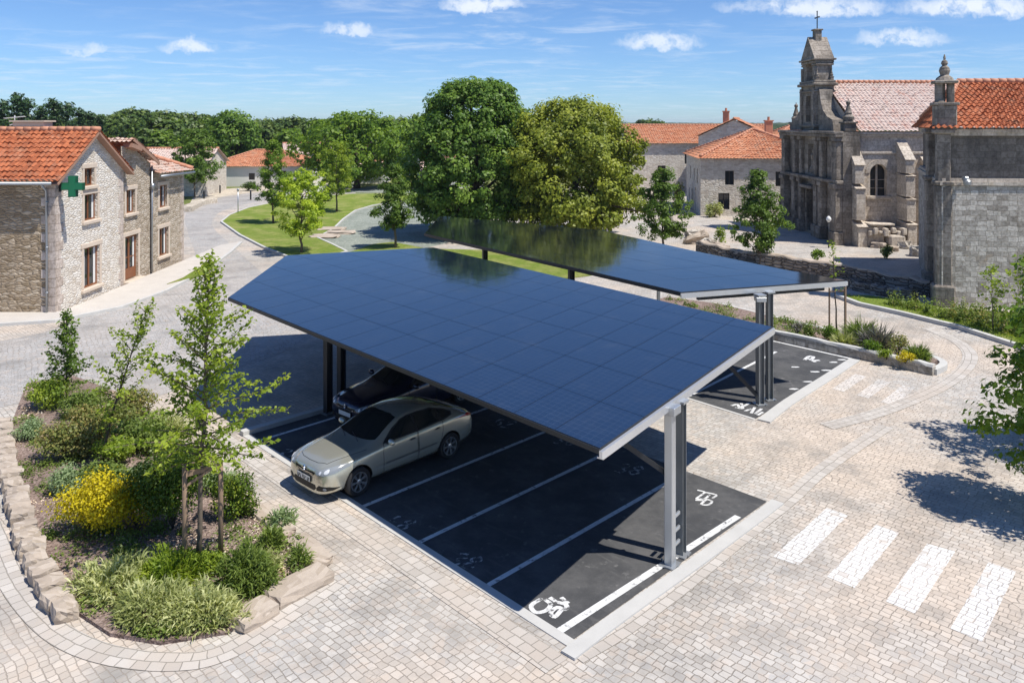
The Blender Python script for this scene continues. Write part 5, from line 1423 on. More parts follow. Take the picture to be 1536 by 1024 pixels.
# ================================================================== church
def pinnacle(mb, c, s, h, mi=0):
    x, y, z = c
    mb.box((x, y, z + h * .12), (s, s, h * .24), 0, mi, .02); mb.box((x, y, z + h * .26), (s * 1.22, s * 1.22, h * .05), 0, mi, .02)
    mb.lathe([(s * .40, z + h * .28), (s * .46, z + h * .36), (s * .50, z + h * .44), (s * .30, z + h * .52), (s * .34, z + h * .56), (s * .26, z + h * .62), (s * .12, z + h * .80), (s * .20, z + h * .85), (s * .20, z + h * .90), (s * .05, z + h * .94), (s * .03, z + h)], (x, y, 0), 10, mi)
def church():
    XF = 23.1; YN, YF, YM = 55.6, 67.0, 61.6
    root = empty('church', 'weathered granite church with bell gable and lichened pink tile roof', 'church', (XF + 7, 61, 0)); loc = Vector((XF + 7, 61, 0))
    def fin(mb, n, m, par=root, sm=False): mb.v = [(x - loc.x, y - loc.y, z) for x, y, z in mb.v]; return mb.build(n, m, par, sm)
    w = Wall((XF, YF), (XF, YN)); Lh = YF - YN; mid = YF - YM
    # west front
    mb = MB(); w.face(mb, [(0, 0), (Lh, 0), (Lh, 7.9), (0, 7.9)], [(mid - .9, mid + .9, .2, 3.4), (mid - .55, mid + .55, 4.7, 6.9)], .55)
    b = Wall((XF + 1.2, YN), (XF + 1.2, YF)); b.face(mb, [(0, 0), (Lh, 0), (Lh, 7.9), (0, 7.9)]); Wall((XF, YN), (XF + 1.2, YN)).face(mb, [(0, 0), (1.2, 0), (1.2, 7.9), (0, 7.9)]); Wall((XF + 1.2, YF), (XF, YF)).face(mb, [(0, 0), (1.2, 0), (1.2, 7.9), (0, 7.9)])
    w.box(mb, .03, Lh - .03, 7.6, 7.88, -1.17, -.03); fr = fin(mb, 'west_front', M['church'])
    mb = MB(); w.box(mb, mid - .9, mid + .9, .2, 3.4, -.55, -.45)
    for k in range(4): w.box(mb, mid - .85 + k * .45, mid - .5 + k * .45, .3, 3.1, -.45, -.41)
    fin(mb, 'door', M['door_dark'])
    mb = MB(); w.box(mb, mid - .55, mid + .55, 4.7, 6.9, -.5, -.42); c0 = w.p(mid, 4.75, -.25)
    mb.lathe([(.30, 4.75), (.34, 5.0), (.24, 5.2), (.20, 5.7), (.27, 6.05), (.10, 6.22), (.15, 6.35), (.12, 6.55), (.03, 6.62)], (c0.x, c0.y, 0), 10); fin(mb, 'niche', M['church'])
    mb = MB()                                       # pilasters, columns, cornices
    for h0, h1, o in ((.0, .9, .55), (2.3, 3.0, .45), (3.5, 4.1, .35), (mid + 1.3, mid + 1.9, .35), (mid + 2.5, mid + 3.2, .45), (Lh - .9, Lh, .55)):
        mb = MB(); w.box(mb, h0 - .12, h1 + .12, 0, .9, .0, o + .12, bev=.04); w.box(mb, h0, h1, .9, 3.9, 0, o, bev=.04); w.box(mb, h0 - .06, h1 + .06, 3.9, 4.25, 0, o + .1, bev=.03)
        w.box(mb, h0 + .06, h1 - .06, 4.5, 7.2, 0, o - .08, bev=.04); w.box(mb, h0 - .02, h1 + .02, 7.2, 7.5, 0, o + .05, bev=.03)
        fin(mb, 'pilaster', M['church'])
    mb = MB()
    for z, o, t in ((4.25, .52, .25), (7.5, .62, .22), (7.72, .72, .22)): w.box(mb, -.15, Lh + .15, z, z + t, .002, o, bev=.05)
    w.box(mb, mid - 1.25, mid + 1.25, 3.5, 3.75, .002, .5, bev=.04); fin(mb, 'cornice', M['church'])
    # scrolled shoulders and bell gable
    def sil(pts, x0, x1, mb, mi=0):
        f0 = [mb.vert((x0, y, z)) for y, z in pts]; f1 = [mb.vert((x1, y, z)) for y, z in pts]
        mb.face(f0, mi); mb.face(f1[::-1], mi)
        for i in range(len(pts)):
            j = (i + 1) % len(pts); mb.face((f0[i], f1[i], f1[j], f0[j]), mi)
    mb = MB(); Yt = 62.0
    for sg in (-1, 1):
        o = [(Yt + sg * 1.5, 7.94), (Yt + sg * 1.5, 11.2), (Yt + sg * 1.75, 11.0), (Yt + sg * 1.95, 10.3), (Yt + sg * 2.4, 9.5), (Yt + sg * 3.2, 9.0), (Yt + sg * 4.2, 8.75), (Yt + sg * 4.4, 7.94)]
        mb = MB(); sil(o, XF + .15, XF + 1.15, mb); fin(mb, 'scroll_shoulder', M['church'])
    mb = MB(); bw = Wall((XF - .05, Yt + 1.5), (XF - .05, Yt - 1.5)); bb = Wall((XF + 1.35, Yt - 1.5), (XF + 1.35, Yt + 1.5)); bs = Wall((XF - .05, Yt - 1.5), (XF + 1.35, Yt - 1.5)); bn = Wall((XF + 1.35, Yt + 1.5), (XF - .05, Yt + 1.5))
    op = [(1.0, 2.0, 8.6, 10.6)]
    for q in (bw, bb): q.face(mb, [(0, 7.94), (3, 7.94), (3, 11.35), (0, 11.35)], op, .4)
    for q in (bs, bn): q.face(mb, [(0, 7.94), (1.4, 7.94), (1.4, 11.35), (0, 11.35)])
    mb.box((XF + .65, Yt, 11.46), (1.9, 3.5, .22), 0, 0, .06); mb.box((XF + .65, Yt, 11.68), (1.65, 3.2, .2), 0, 0, .05)
    # belfry: four piers, open in the middle
    for sg in (-1, 1):
        mb.box((XF + .65, Yt + sg * 1.0, 12.45), (1.25, .75, 1.35), 0, 0, .05); mb.box((XF + .65, Yt + sg * 1.05, 13.0), (1.4, .95, .16), 0, 0, .04)
        mb.box((XF - .02, Yt + sg * 1.28, 12.3), (.22, .22, 1.0), 0, 0, .03)
    mb.box((XF + .65, Yt, 13.2), (1.5, 2.9, .22), 0, 0, .05); mb.box((XF + .65, Yt, 13.38), (1.75, 3.2, .14), 0, 0, .04)
    pts = [(Yt - 1.45, 13.45), (Yt + 1.45, 13.45), (Yt, 15.2)]
    sil(pts, XF - .1, XF + 1.4, mb); mb.box((XF + .65, Yt, 15.3), (.55, .55, .9), 0, 0, .06); mb.box((XF + .65, Yt, 15.75), (.7, .7, .12), 0, 0, .03)
    for sg in (-1, 1):
        for xx in (.1, 1.2): pinnacle(mb, (XF + xx, Yt + sg * 1.42, 11.78), .26, 1.0)
        mb.box((XF - .12, Yt + sg * 1.25, 9.6), (.2, .34, 3.2), 0, 0, .04); mb.box((XF + .65, Yt - 1.56 if sg < 0 else Yt + 1.56, 9.6), (.34, .16, 3.2), 0, 0, .04)
    mb.box((XF + .65, Yt, 8.3), (1.75, 3.3, .22), 0, 0, .05); mb.box((XF + .65, Yt, 10.95), (1.65, 3.2, .14), 0, 0, .04)
    bg = fin(mb, 'bell_gable', M['church'])
    mb = MB(); mb.lathe([(.36, 12.0), (.30, 12.12), (.24, 12.5), (.16, 12.72), (.05, 12.8)], (XF + .65, Yt, 0), 12); fin(mb, 'bell', M['iron'], bg, True)
    mb = MB(); mb.tube([(XF + .65, Yt, 15.8), (XF + .65, Yt, 17.15)], .04, 6); mb.beam((XF + .65, Yt - .38, 16.72), (XF + .65, Yt + .38, 16.72), .07, .07)
    for p in ((0, -.4, 16.72), (0, .4, 16.72), (0, 0, 17.18)): mb.lathe([(.03, p[2] - .06), (.07, p[2]), (.03, p[2] + .06)], (XF + .65 + p[0], Yt + p[1], 0), 6)
    fin(mb, 'cross', M['iron'], bg)
    for y in (YN + .55, YF - .55):
        mb = MB(); pinnacle(mb, (XF + .6, y, 7.94), .8, 2.3); fin(mb, 'pinnacle', M['church'])
    # nave
    nw = Wall((XF + 1.2, YN + .35), (XF + 16, YN + .35)); hx = lambda x: x - XF - 1.2
    holes = [(hx(25.15), hx(26.35), 3.4, 5.6), (hx(29.3), hx(30.2), 3.3, 5.2)]
    mb = MB(); nw.face(mb, [(0, 0), (14.8, 0), (14.8, 7.85), (0, 7.85)], holes, .5); fin(mb, 'nave_wall', M['nave']); mb = MB(); nb = Wall((XF + 16, YF - .3), (XF + 1.2, YF - .3)); nb.face(mb, [(0, 0), (14.8, 0), (14.8, 7.85), (0, 7.85)]); fin(mb, 'nave_wall', M['nave'])
    for h in holes:
        mb = MB(); c = (h[0] + h[1]) / 2; r = (h[1] - h[0]) / 2; zc = h[3] - r; n = 10
        for sg in (-1, 1):                           # rounded head
            arc = [(c + sg * r * math.cos(t), zc + r * math.sin(t)) for t in [math.pi / 2 * i / n for i in range(n + 1)]]
            for (a0, b0), (a1, b1) in zip(arc, arc[1:]):
                mb.poly([nw.p(a0, b0, .001), nw.p(a1, b1, .001), nw.p(c + sg * r, h[3], .001)]); mb.poly([nw.p(a0, b0, .001), nw.p(a1, b1, .001), nw.p(a1, b1, -.4), nw.p(a0, b0, -.4)])
        for i in range(16):                          # voussoirs
            t0, t1 = math.pi * i / 16, math.pi * (i + 1) / 16; q = []
            for rr_, t in ((r + .03, t0), (r + .34, t0), (r + .34, t1), (r + .03, t1)): q.append((c + rr_ * math.cos(t), zc + rr_ * math.sin(t)))
            a = [mb.vert(nw.p(u, v, .05)) for u, v in q]; bq = [mb.vert(nw.p(u, v, -.1)) for u, v in q]; mb.face(a)
            for k in range(4): mb.face((a[k], a[(k + 1) % 4], bq[(k + 1) % 4], bq[k]))
        s = fin(mb, 'window_surround', M['nave'])
        mb = MB(); nw.box(mb, h[0] - .3, h[1] + .3, h[2] - .22, h[2] - .001, -.3, .14, bev=.03); fin(mb, 'sill', M['nave'], s)
        mb = MB(); mb.poly([nw.p(h[0], h[2], -.46), nw.p(h[1], h[2], -.46), nw.p(h[1], h[3], -.46), nw.p(h[0], h[3], -.46)]); fin(mb, 'window', M['glass'], s)
        mb = MB(); nw.box(mb, c - .06, c + .06, h[2], h[3], -.44, -.32)
        for z in (h[2] + .5, h[2] + 1.1): nw.box(mb, h[0], h[1], z, z + .03, -.44, -.40)
        fin(mb, 'mullion', M['nave'], s)
    mb = MB(); nw.box(mb, 0, 14.8, 7.55, 7.72, .002, .18, bev=.03); nw.box(mb, 0, 14.8, 7.72, 7.87, .002, .3, bev=.03); nw.box(mb, .2, 14.8, 6.35, 6.5, .002, .10, bev=.02); fin(mb, 'cornice', M['nave'])
    def buttress(x0, x1, steps, n='buttress'):
        mb = MB()
        for z0_, z1_, o, zt in steps:
            nw.box(mb, hx(x0), hx(x1), z0_, z1_, .003, o, bev=.02)
            a = [nw.p(hx(x0) - .05, z1_, .003), nw.p(hx(x1) + .05, z1_, .003), nw.p(hx(x1) + .05, z1_, o + .1), nw.p(hx(x0) - .05, z1_, o + .1)]; t = [nw.p(hx(x0) - .05, zt, .003), nw.p(hx(x1) + .05, zt, .003)]
            mb.poly([a[3], a[2], t[1], t[0]]); mb.poly([a[0], a[3], t[0]]); mb.poly([a[2], a[1], t[1]]); mb.poly(a)
        fin(mb, n, M['nave'])
    buttress(27.0, 27.62, [(0, 1.6, 1.65, 1.8), (1.8, 3.3, 1.5, 3.45), (3.45, 4.9, 1.38, 5.05), (5.05, 6.0, 1.3, 7.3)])
    buttress(23.75, 24.4, [(0, 1.4, 1.3, 1.8), (1.8, 4.0, 1.0, 4.3), (4.3, 5.6, .8, 6.6)])
    buttress(28.7, 29.1, [(0, 3.0, .9, 3.2), (3.2, 5.6, .7, 6.2)])
    mb = MB(); nw.box(mb, hx(24.4), hx(25.6), 0, 1.5, .003, 1.3, bev=.1); nw.box(mb, hx(25.7), hx(26.8), 0, .9, .003, 1.8, bev=.12); nw.box(mb, hx(24.5), hx(26.2), 1.5, 1.62, .003, 1.45, bev=.03)
    for k in range(9): nw.box(mb, hx(24.4 + (k * .31) % 2.2), hx(24.7 + (k * .31) % 2.2), .8 + .09 * (k % 3), 1.15 + .2 * (k % 2), .5, 1.5 + .1 * (k % 4), bev=.05)
    fin(mb, 'side_porch', M['nave'])
    mb = MB(); ze, zr = 7.95, 11.6
    tile_roof(mb, (XF + 1.15, YN + .02, ze - .05), (XF + 17, YN + .02, ze - .05), (XF + 17, YM + .2, zr), (XF + 1.15, YM + .2, zr), .30, .42, .085)
    tile_roof(mb, (XF + 17, YF + .1, ze - .05), (XF + 1.15, YF + .1, ze - .05), (XF + 1.15, YM + .2, zr), (XF + 17, YM + .2, zr), .30, .42, .085)
    rf = fin(mb, 'roof', M['tiles_pale']); mb = MB(); ridge_tiles(mb, (XF + 1.3, YM + .2, zr + .1), (XF + 17, YM + .2, zr + .1), .15); fin(mb, 'ridge_tiles', M['ridge'], rf, True)
    mb = MB(); mb.poly([(XF + 1.16, YN + .4, 7.9), (XF + 1.16, YF - .3, 7.9), (XF + 1.16, YM + .2, zr - .1)]); fin(mb, 'gable', M['nave'])
church()
def chapel():
    P = [Vector((19.9, 36.9)), Vector((36, 35.6)), Vector((38, 47)), Vector((24.6, 48.2))]; c = sum(P, Vector((0, 0))) / 4
    root = empty('chapel', 'massive grey granite chapel with corner pinnacle and bright orange hipped roof', 'chapel', (c.x, c.y, 0)); loc = Vector((c.x, c.y, 0))
    def fin(mb, n, m, par=root, sm=False): mb.v = [(x - loc.x, y - loc.y, z) for x, y, z in mb.v]; return mb.build(n, m, par, sm)
    def inset(d):
        out = []
        for i in range(4):
            a, b, e = P[i - 1], P[i], P[(i + 1) % 4]; d1 = (b - a).normalized(); d2 = (e - b).normalized(); n1 = Vector((-d1.y, d1.x)); n2 = Vector((-d2.y, d2.x))
            k = (n1 + n2); k = k / k.dot(n1); out.append(b + k * d)
        return out
    lo = inset(0); up = inset(.22)
    sw = Wall(P[3], P[0]); Ls = sw.L
    mb = MB(); sw.face(mb, [(0, 0), (Ls, 0), (Ls, 5.6), (0, 5.6)], [(Ls - 4.6, Ls - 3.6, 1.5, 4.6)], .4); sw.box(mb, Ls - 4.6, Ls - 3.6, 1.5, 4.6, -.4, -.3)
    for i in range(3): Wall(P[i], P[i + 1]).face(mb, [(0, 0), ((P[i + 1] - P[i]).length, 0), ((P[i + 1] - P[i]).length, 5.6), (0, 5.6)])
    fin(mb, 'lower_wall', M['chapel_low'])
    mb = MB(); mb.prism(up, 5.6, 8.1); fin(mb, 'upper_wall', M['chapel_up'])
    mb = MB(); mb.prism(inset(-.07), 5.62, 5.8); mb.prism(inset(.02), 5.8, 5.95); mb.prism(inset(.05), 7.92, 8.08); mb.prism(inset(-.02), 8.08, 8.24)
    fin(mb, 'string_course', M['nave'])
    mb = MB()                                       # corner pier with mouldings, and slim side piers
    for (px, py, s, o) in ((P[0].x + .22, P[0].y + .30, .68, 0), (P[0].x + 1.5, P[0].y + 3.6, .7, 0)):
        mb.box((px, py, 2.8), (s, s, 5.6), R(-18), 0, .06); mb.box((px, py, .5), (s + .25, s + .25, 1.0), R(-18), 0, .08); mb.box((px, py, 5.72), (s + .16, s + .16, .2), R(-18), 0, .05); mb.box((px, py, 6.9), (s * .85, s * .85, 2.3), R(-18), 0, .05); mb.box((px, py, 8.12), (s + .2, s + .2, .22), R(-18), 0, .05)
    fin(mb, 'corner_pier', M['church'])
    mb = MB(); x, y = P[0].x + .35, P[0].y + .4
    mb.box((x, y, 8.75), (.9, .9, 1.2), R(-18), 0, .05); mb.box((x, y, 9.4), (1.08, 1.08, .14), R(-18), 0, .03)
    for dx, dy in ((-.28, 0), (.28, 0), (0, .28)): mb.box((x + dx, y + dy, 9.9), (.30, .30, .95), R(-18), 0, .04)
    mb.box((x - .3, y - .25, 9.1), (.32, .3, .9), R(-18), 0, .1)
    mb.box((x, y, 10.42), (1.0, 1.0, .14), R(-18), 0, .04)
    mb.lathe([(.40, 10.5), (.34, 10.62), (.18, 10.75), (.24, 10.95), (.20, 11.1), (.10, 11.2), (.15, 11.3), (.12, 11.4), (.04, 11.48), (.06, 11.55), (.02, 11.72)], (x, y, 0), 12); fin(mb, 'pinnacle', M['church'])
    mb = MB(); E = inset(-.3); z = 8.22; R0 = Vector((23.6, 42.2, 10.62)); R1 = Vector((33, 41.4, 10.62)); e = [Vector((q.x, q.y, z)) for q in E]
    tile_roof(mb, e[0], e[1], R1, R0, .28, .40, .085); tile_roof(mb, e[1], e[2], R1, R1, .28, .40, .085); tile_roof(mb, e[2], e[3], R0, R1, .28, .40, .085); tile_roof(mb, e[3], e[0], R0, R0, .28, .40, .085)
    rf = fin(mb, 'roof', M['tiles_red']); mb = MB()
    ridge_tiles(mb, R0 + Vector((0, 0, .1)), R1 + Vector((0, 0, .1)), .15)
    for a, b in ((e[0], R0), (e[3], R0)): ridge_tiles(mb, (a + Vector((0, 0, .12))).lerp(b + Vector((0, 0, .08)), .22), b + Vector((0, 0, .08)), .14)
    fin(mb, 'ridge_tiles', M['ridge'], rf, True)
    mb = MB(); mb.box((P[0].x + .9, P[0].y - .35, 5.95), (.22, .3, .22), 0, 0, .05); mb.lathe([(.05, 5.6), (.16, 5.7), (.18, 5.85), (.06, 5.95)], (P[0].x + .9, P[0].y - .5, 0), 10); fin(mb, 'wall_lamp', M['zinc'])
chapel()
# ------------------------------------------------------------------ walls in front of the church
def stone_wall(name, label, path, w, h, mat, cap=None, seed=1, cat='wall', zb=0.0, step=.5, jag=.08):
    from mathutils import noise
    P = smooth_path(path, 6); Q = []
    for a, b in zip(P, P[1:]):
        n = max(1, int((b - a).length / step)); Q += [a.lerp(b, i / n) for i in range(n)]
    Q.append(P[-1]); c = Q[len(Q) // 2]; root = None
    mb = MB(); rng = random.Random(seed); rings = []
    for i, q in enumerate(Q):
        d = (Q[min(i + 1, len(Q) - 1)] - Q[max(i - 1, 0)]).normalized(); n = Vector((-d.y, d.x)); hh = h + rng.uniform(-jag, jag)
        rings.append([mb.vert((q.x + n.x * o - c.x, q.y + n.y * o - c.y, z)) for o, z in ((w * .55, zb), (w * .5, hh - .08), (w * .4 + rng.uniform(-.03, .03), hh), (-w * .4 + rng.uniform(-.03, .03), hh), (-w * .5, hh - .08), (-w * .55, zb))])
    for r0, r1 in zip(rings, rings[1:]):
        for k in range(5): mb.face((r0[k], r1[k], r1[k + 1], r0[k + 1]), 1 if (cap and k in (1, 2, 3)) else 0)
    mb.face(rings[0]); mb.face(rings[-1][::-1])
    o = mb.build(name, [mat, cap] if cap else mat); o.location = (c.x, c.y, 0); return tag(o, label, cat)
stone_wall('dry_stone_wall', 'dark dry stone retaining wall in front of the church terrace', [G(1050, 378), G(1100, 392), G(1180, 405), G(1260, 418), G(1330, 432), G(1400, 446)], .6, .8, M['drystone'], M['rock'], 3)
stone_wall('planter_wall', 'low grey granite wall holding the flower bed behind the rear bays', [(14.25, 26.9), (13.0, 28.35), (11.2, 30.3), (9.5, 32.2), (7.6, 34.2), (5.8, 36.2)], .26, .38, M['drystone'] if False else M['chapel_low'], M['kerb'], 4, jag=.025)
stone_wall('bed_wall', 'low dark stone edging under the chapel lawn', [G(1270, 432), G(1310, 440), G(1372, 452)], .5, .5, M['drystone'], None, 8)
terr = [(15.6, 46.6), (19, 43.5), (20.5, 41.2), (24.8, 48.5), (40, 47), (40, 57), (23, 57), (22.6, 67), (17, 67), (13, 54), (13.8, 49)]
# slabs and rubble heaps beside the wall
hp = [(1046, 366, 1.5, .55, .9, 'long pale slab of rock leaning on the rubble heap'), (1062, 372, .9, .7, .8, 'squarish grey rock beside the leaning slab'), (1082, 376, 1.0, .6, .6, 'flat rock in the heap nearest the dry stone wall'), (1040, 357, 1.1, .6, .7, 'rough rock at the back of the rubble heap'), (1102, 386, .8, .5, .55, 'small rock at the foot of the dry stone wall'),
      (1352, 372, 1.0, .7, .6, 'pale block lying by the church side porch'), (1338, 377, .7, .6, .4, 'low broken stone in front of the nave window'), (1374, 384, .8, .6, .8, 'upright stone between nave and chapel'), (1318, 372, .9, .5, .45, 'flat slab at the foot of the church corner')]
for i, (u, v, a, b, c_, lb) in enumerate(hp):
    o = link('rock', rock_mesh('rock', a, b, c_, M['rock'] if i % 2 == 0 else M['chapel_low'], 20 + i, .10)); o.location = G(u, v) + Vector((0, 0, c_ * .3)); o.rotation_euler = (.2 if i == 0 else 0, -.45 if i == 0 else 0, i * 1.1); tag(o, lb, 'rock')
# ================================================================== front planter
PL = [G(u, v, .0).xy for u, v in ((22, 625), (40, 578), (110, 566), (200, 600), (262, 655), (330, 712), (400, 772), (460, 822), (492, 857), (420, 900), (340, 952), (240, 968), (165, 955), (105, 915), (70, 850), (45, 780), (22, 715), (8, 660))]
mb = MB(); mb.prism([tuple(p) for p in PL], 0, .07, bottom=False); S('planting_bed', mb, M['mulch'])
mb = MB()
# granite edge blocks, left side
rowpx = smooth_path([(2, 640), (8, 690), (24, 750), (42, 815), (66, 875), (96, 925)], 12)
gp = [G(p.x, p.y).xy for p in rowpx]
acc = 0; blocks = []; last = gp[0]; need = .1; rng_ = random.Random(11)
for a, b in zip(gp, gp[1:]):
    acc += (b - a).length
    if acc >= need: blocks.append((b, math.atan2((b - a).y, (b - a).x))); acc = 0; need = rng_.uniform(.36, .5)
variants = [rock_mesh('edge_block', .46, .44, .36, M['rock'], k, .05) for k in range(6)]
GE = 'granite blocks edging the front planter'
for i, (p, a) in enumerate(blocks):
    o = link('edge_block', variants[i % 6]); o.location = (p.x + rng_.uniform(-.03, .03), p.y, .11 + rng_.uniform(-.02, .02)); o.rotation_euler = (rng_.uniform(-.08, .08), rng_.uniform(-.08, .08), a + rng_.uniform(-.12, .12)); o.scale = (need * 0 + rng_.uniform(.75, .95), rng_.uniform(.85, 1.1), rng_.uniform(.65, .95))
    tag(o, 'rough tan granite block in the curved row edging the front planter', 'edging stone', GE)
sl = [((352, 946), (408, 912), .34, .17, 'pale granite slab at the planter edge, nearest the camera'), ((404, 908), (492, 862), .36, .18, 'long pale granite slab at the planter corner by the parking'), ((440, 812), (487, 850), .30, .14, 'grey slab edging the planter beside the parking bays'),
      ((384, 766), (432, 806), .28, .13, 'weathered slab halfway along the parking side of the planter'), ((318, 708), (374, 757), .28, .12, 'slab edging the planter near the stakes'), ((250, 652), (310, 700), .28, .12, 'slab edging the far part of the planter')]
for k, (a, b, w_, h_, lb) in enumerate(sl):
    A, B_ = G(*a), G(*b); d = B_ - A
    o = link('edge_slab', rock_mesh('edge_slab', d.length * .98, w_ * 1.5, h_ * 1.5, M['rock'], 40 + k, .025)); o.location = (A + B_) / 2 + Vector((0, 0, h_ * .35)); o.rotation_euler = (0, 0, math.atan2(d.y, d.x)); tag(o, lb, 'edging stone')

ZB = .06
def sp(u, v): p = G(u, v, ZB); return p
# ---- planter trees
t3 = sapling('young_tree', 'tall young hornbeam tied between two stakes in the front planter', sp(297, 852), 5.85, 1.95, lambda u: 1.9 * (1 - u) ** 1.15 * (.60 + .40 * min(1, u * 6)) + .20, 76, .042, .10, L['sap'], BARK, .055, (.20, .05), 3, .24, per=3, spread=.06)
sapling('young_tree', 'slender leaning sapling in the middle of the front planter', sp(152, 702), 3.95, 1.0, lambda u: .72 * (.45 + .8 * math.sin(math.pi * min(1, u * .9 + .12))), 34, .05, .10, L['sap'], BARKD, .038, (1.12, .1), 8, .5, per=3, spread=.06, bend=(-.12, 0))
sapling('young_tree', 'small bushy conical tree at the far left end of the front planter', sp(100, 606), 2.75, .55, lambda u: .82 * (1 - u) ** .8 + .10, 60, .042, .105, L['young'], BARK, .035, (.0, 0), 12, .35, per=3, spread=.055)
for u, v, ht, lb in ((277, 862, 2.05, 'left wooden stake holding the young hornbeam'), (331, 842, 1.95, 'right wooden stake holding the young hornbeam')):
    mb = MB(); mb.tube([(0, 0, -.1), (.005, 0, ht * .5), (0, 0, ht)], [.05, .048, .046], 9); o = mb.build('tree_stake', M['stake'], None, True); o.location = sp(u, v); tag(o, lb, 'stake')
a, b = sp(277, 862), sp(331, 842)
mb = MB(); mb.beam((a.x, a.y - .03, 1.95), (b.x, b.y - .03, 1.92), .03, .10); mb.beam((a.x, a.y - .05, 1.72), (b.x, b.y - .05, 1.98), .025, .05)
mb.lathe([(.075, 1.9), (.075, 1.97)], (sp(297, 852).x + .07, sp(297, 852).y, 0), 10)
o = mb.build('stake_crossbar', M['stake']); tag(o, 'wooden cross bar nailed between the two tree stakes', 'crossbar')
# ---- shrubs
SH = [ # u, v(base), w, d, h, leaf, n, leafsize, kind, label
    (128, 820, 2.1, 1.7, 1.4, 'gold', 9000, .060, 'leaf', 'bright yellow flowering shrub beside the granite edge'),
    (238, 818, 2.2, 1.8, 1.75, 'broom', 9000, .065, 'leaf', 'large dark green broom bush behind the stakes'),
    (342, 790, 1.15, 1.0, 1.15, 'broom', 3600, .060, 'leaf', 'dark upright broom bush right of the stakes'),
    (192, 800, 1.1, .9, 1.25, 'gold', 1300, .055, 'leaf', 'sparse yellow flower sprays between yellow and dark shrubs'),
    (150, 908, 1.5, 1.2, .58, 'pale', 2300, .17, 'tuft', 'pale grassy clump beside the lower granite blocks'),
    (212, 945, 1.5, 1.1, .56, 'pale', 2400, .16, 'tuft', 'pale variegated clump at the rounded tip of the planter'),
    (288, 950, 1.6, 1.0, .54, 'pale', 2500, .16, 'tuft', 'wide pale variegated clump along the front planter edge'),
    (240, 892, 1.4, 1.2, .6, 'sap', 2600, .14, 'tuft', 'fresh green clump in front of the left stake'),
    (360, 900, 1.1, 1.0, .85, 'mid', 3000, .15, 'tuft', 'rounded green grassy plant near the pale corner slab'),
    (402, 828, .5, .45, .5, 'mid', 420, .16, 'tuft', 'thin green tuft on the bark mulch near the parking edge'),
    (447, 855, .42, .4, .42, 'mid', 300, .15, 'tuft', 'small green tuft in the planter corner'),
    (420, 794, .6, .5, .4, 'greyg', 500, .13, 'tuft', 'low grey green tuft between slab and mulch'),
    (76, 702, 1.9, 1.5, 1.0, 'russet', 4200, .075, 'leaf', 'reddish green low shrub beside the upper granite edge'),
    (130, 676, 2.1, 1.6, 1.1, 'russet', 4600, .075, 'leaf', 'broad reddish green shrub below the small conical tree'),
    (54, 622, 1.6, 1.3, .95, 'sap', 2400, .075, 'leaf', 'yellow green feathery shrub at the planter far left corner'),
    (90, 750, 1.3, 1.1, .7, 'greyg', 2600, .06, 'leaf', 'grey green cushion plant above the yellow shrub'),
    (192, 692, 1.9, 1.5, 1.05, 'mid', 4200, .075, 'leaf', 'mid green shrub right of the leaning sapling'),
    (182, 638, 1.7, 1.4, .9, 'russet', 3200, .075, 'leaf', 'dusty green shrub near the grey road'),
    (206, 756, 1.5, 1.2, .9, 'greyg', 3000, .065, 'leaf', 'pale dusty shrub left of the dark broom'),
    (138, 752, 1.4, 1.1, .8, 'mid', 2600, .065, 'leaf', 'green shrub behind the yellow flowering one'),
    (262, 722, 1.7, 1.3, .95, 'mid', 3400, .07, 'leaf', 'green shrub under the hornbeam on the parking side'),
    (236, 668, 1.5, 1.2, .75, 'pale', 2200, .15, 'tuft', 'pale grass clump on the parking side of the planter'),
    (302, 872, 1.0, .8, .4, 'sap', 1500, .06, 'leaf', 'bright green ground plant at the foot of the stakes'),
    (32, 664, 1.1, .9, .6, 'greyg', 1500, .06, 'leaf', 'small grey green plant against the first granite blocks'),
    (160, 712, 1.3, 1.0, .8, 'sap', 2200, .07, 'leaf', 'light green shrub at the foot of the leaning sapling'),
    (110, 632, 1.5, 1.2, .8, 'mid', 2400, .075, 'leaf', 'green shrub round the stem of the small conical tree'),
    (318, 748, 1.2, 1.0, .6, 'greyg', 1900, .06, 'leaf', 'low dusty shrub beside the parking side slabs'),
    (385, 868, .8, .7, .35, 'pale', 900, .13, 'tuft', 'small pale tuft behind the long granite slab')]
for i, (u, v, w_, d_, h_, lf, n_, ls, kd, lb) in enumerate(SH):
    p = sp(u, v); p.y += d_ * .38
    shrub('flowering_shrub' if lf == 'gold' else ('grass_clump' if kd in ('blade', 'tuft') else 'shrub'), lb, p, w_, d_, h_, L[lf], n_, ls, 100 + i, kind=kd, stems=BARKD if kd == 'leaf' else None, width=.028, cat='plant' if kd == 'tuft' else 'shrub', lumps=14, droop=.7)
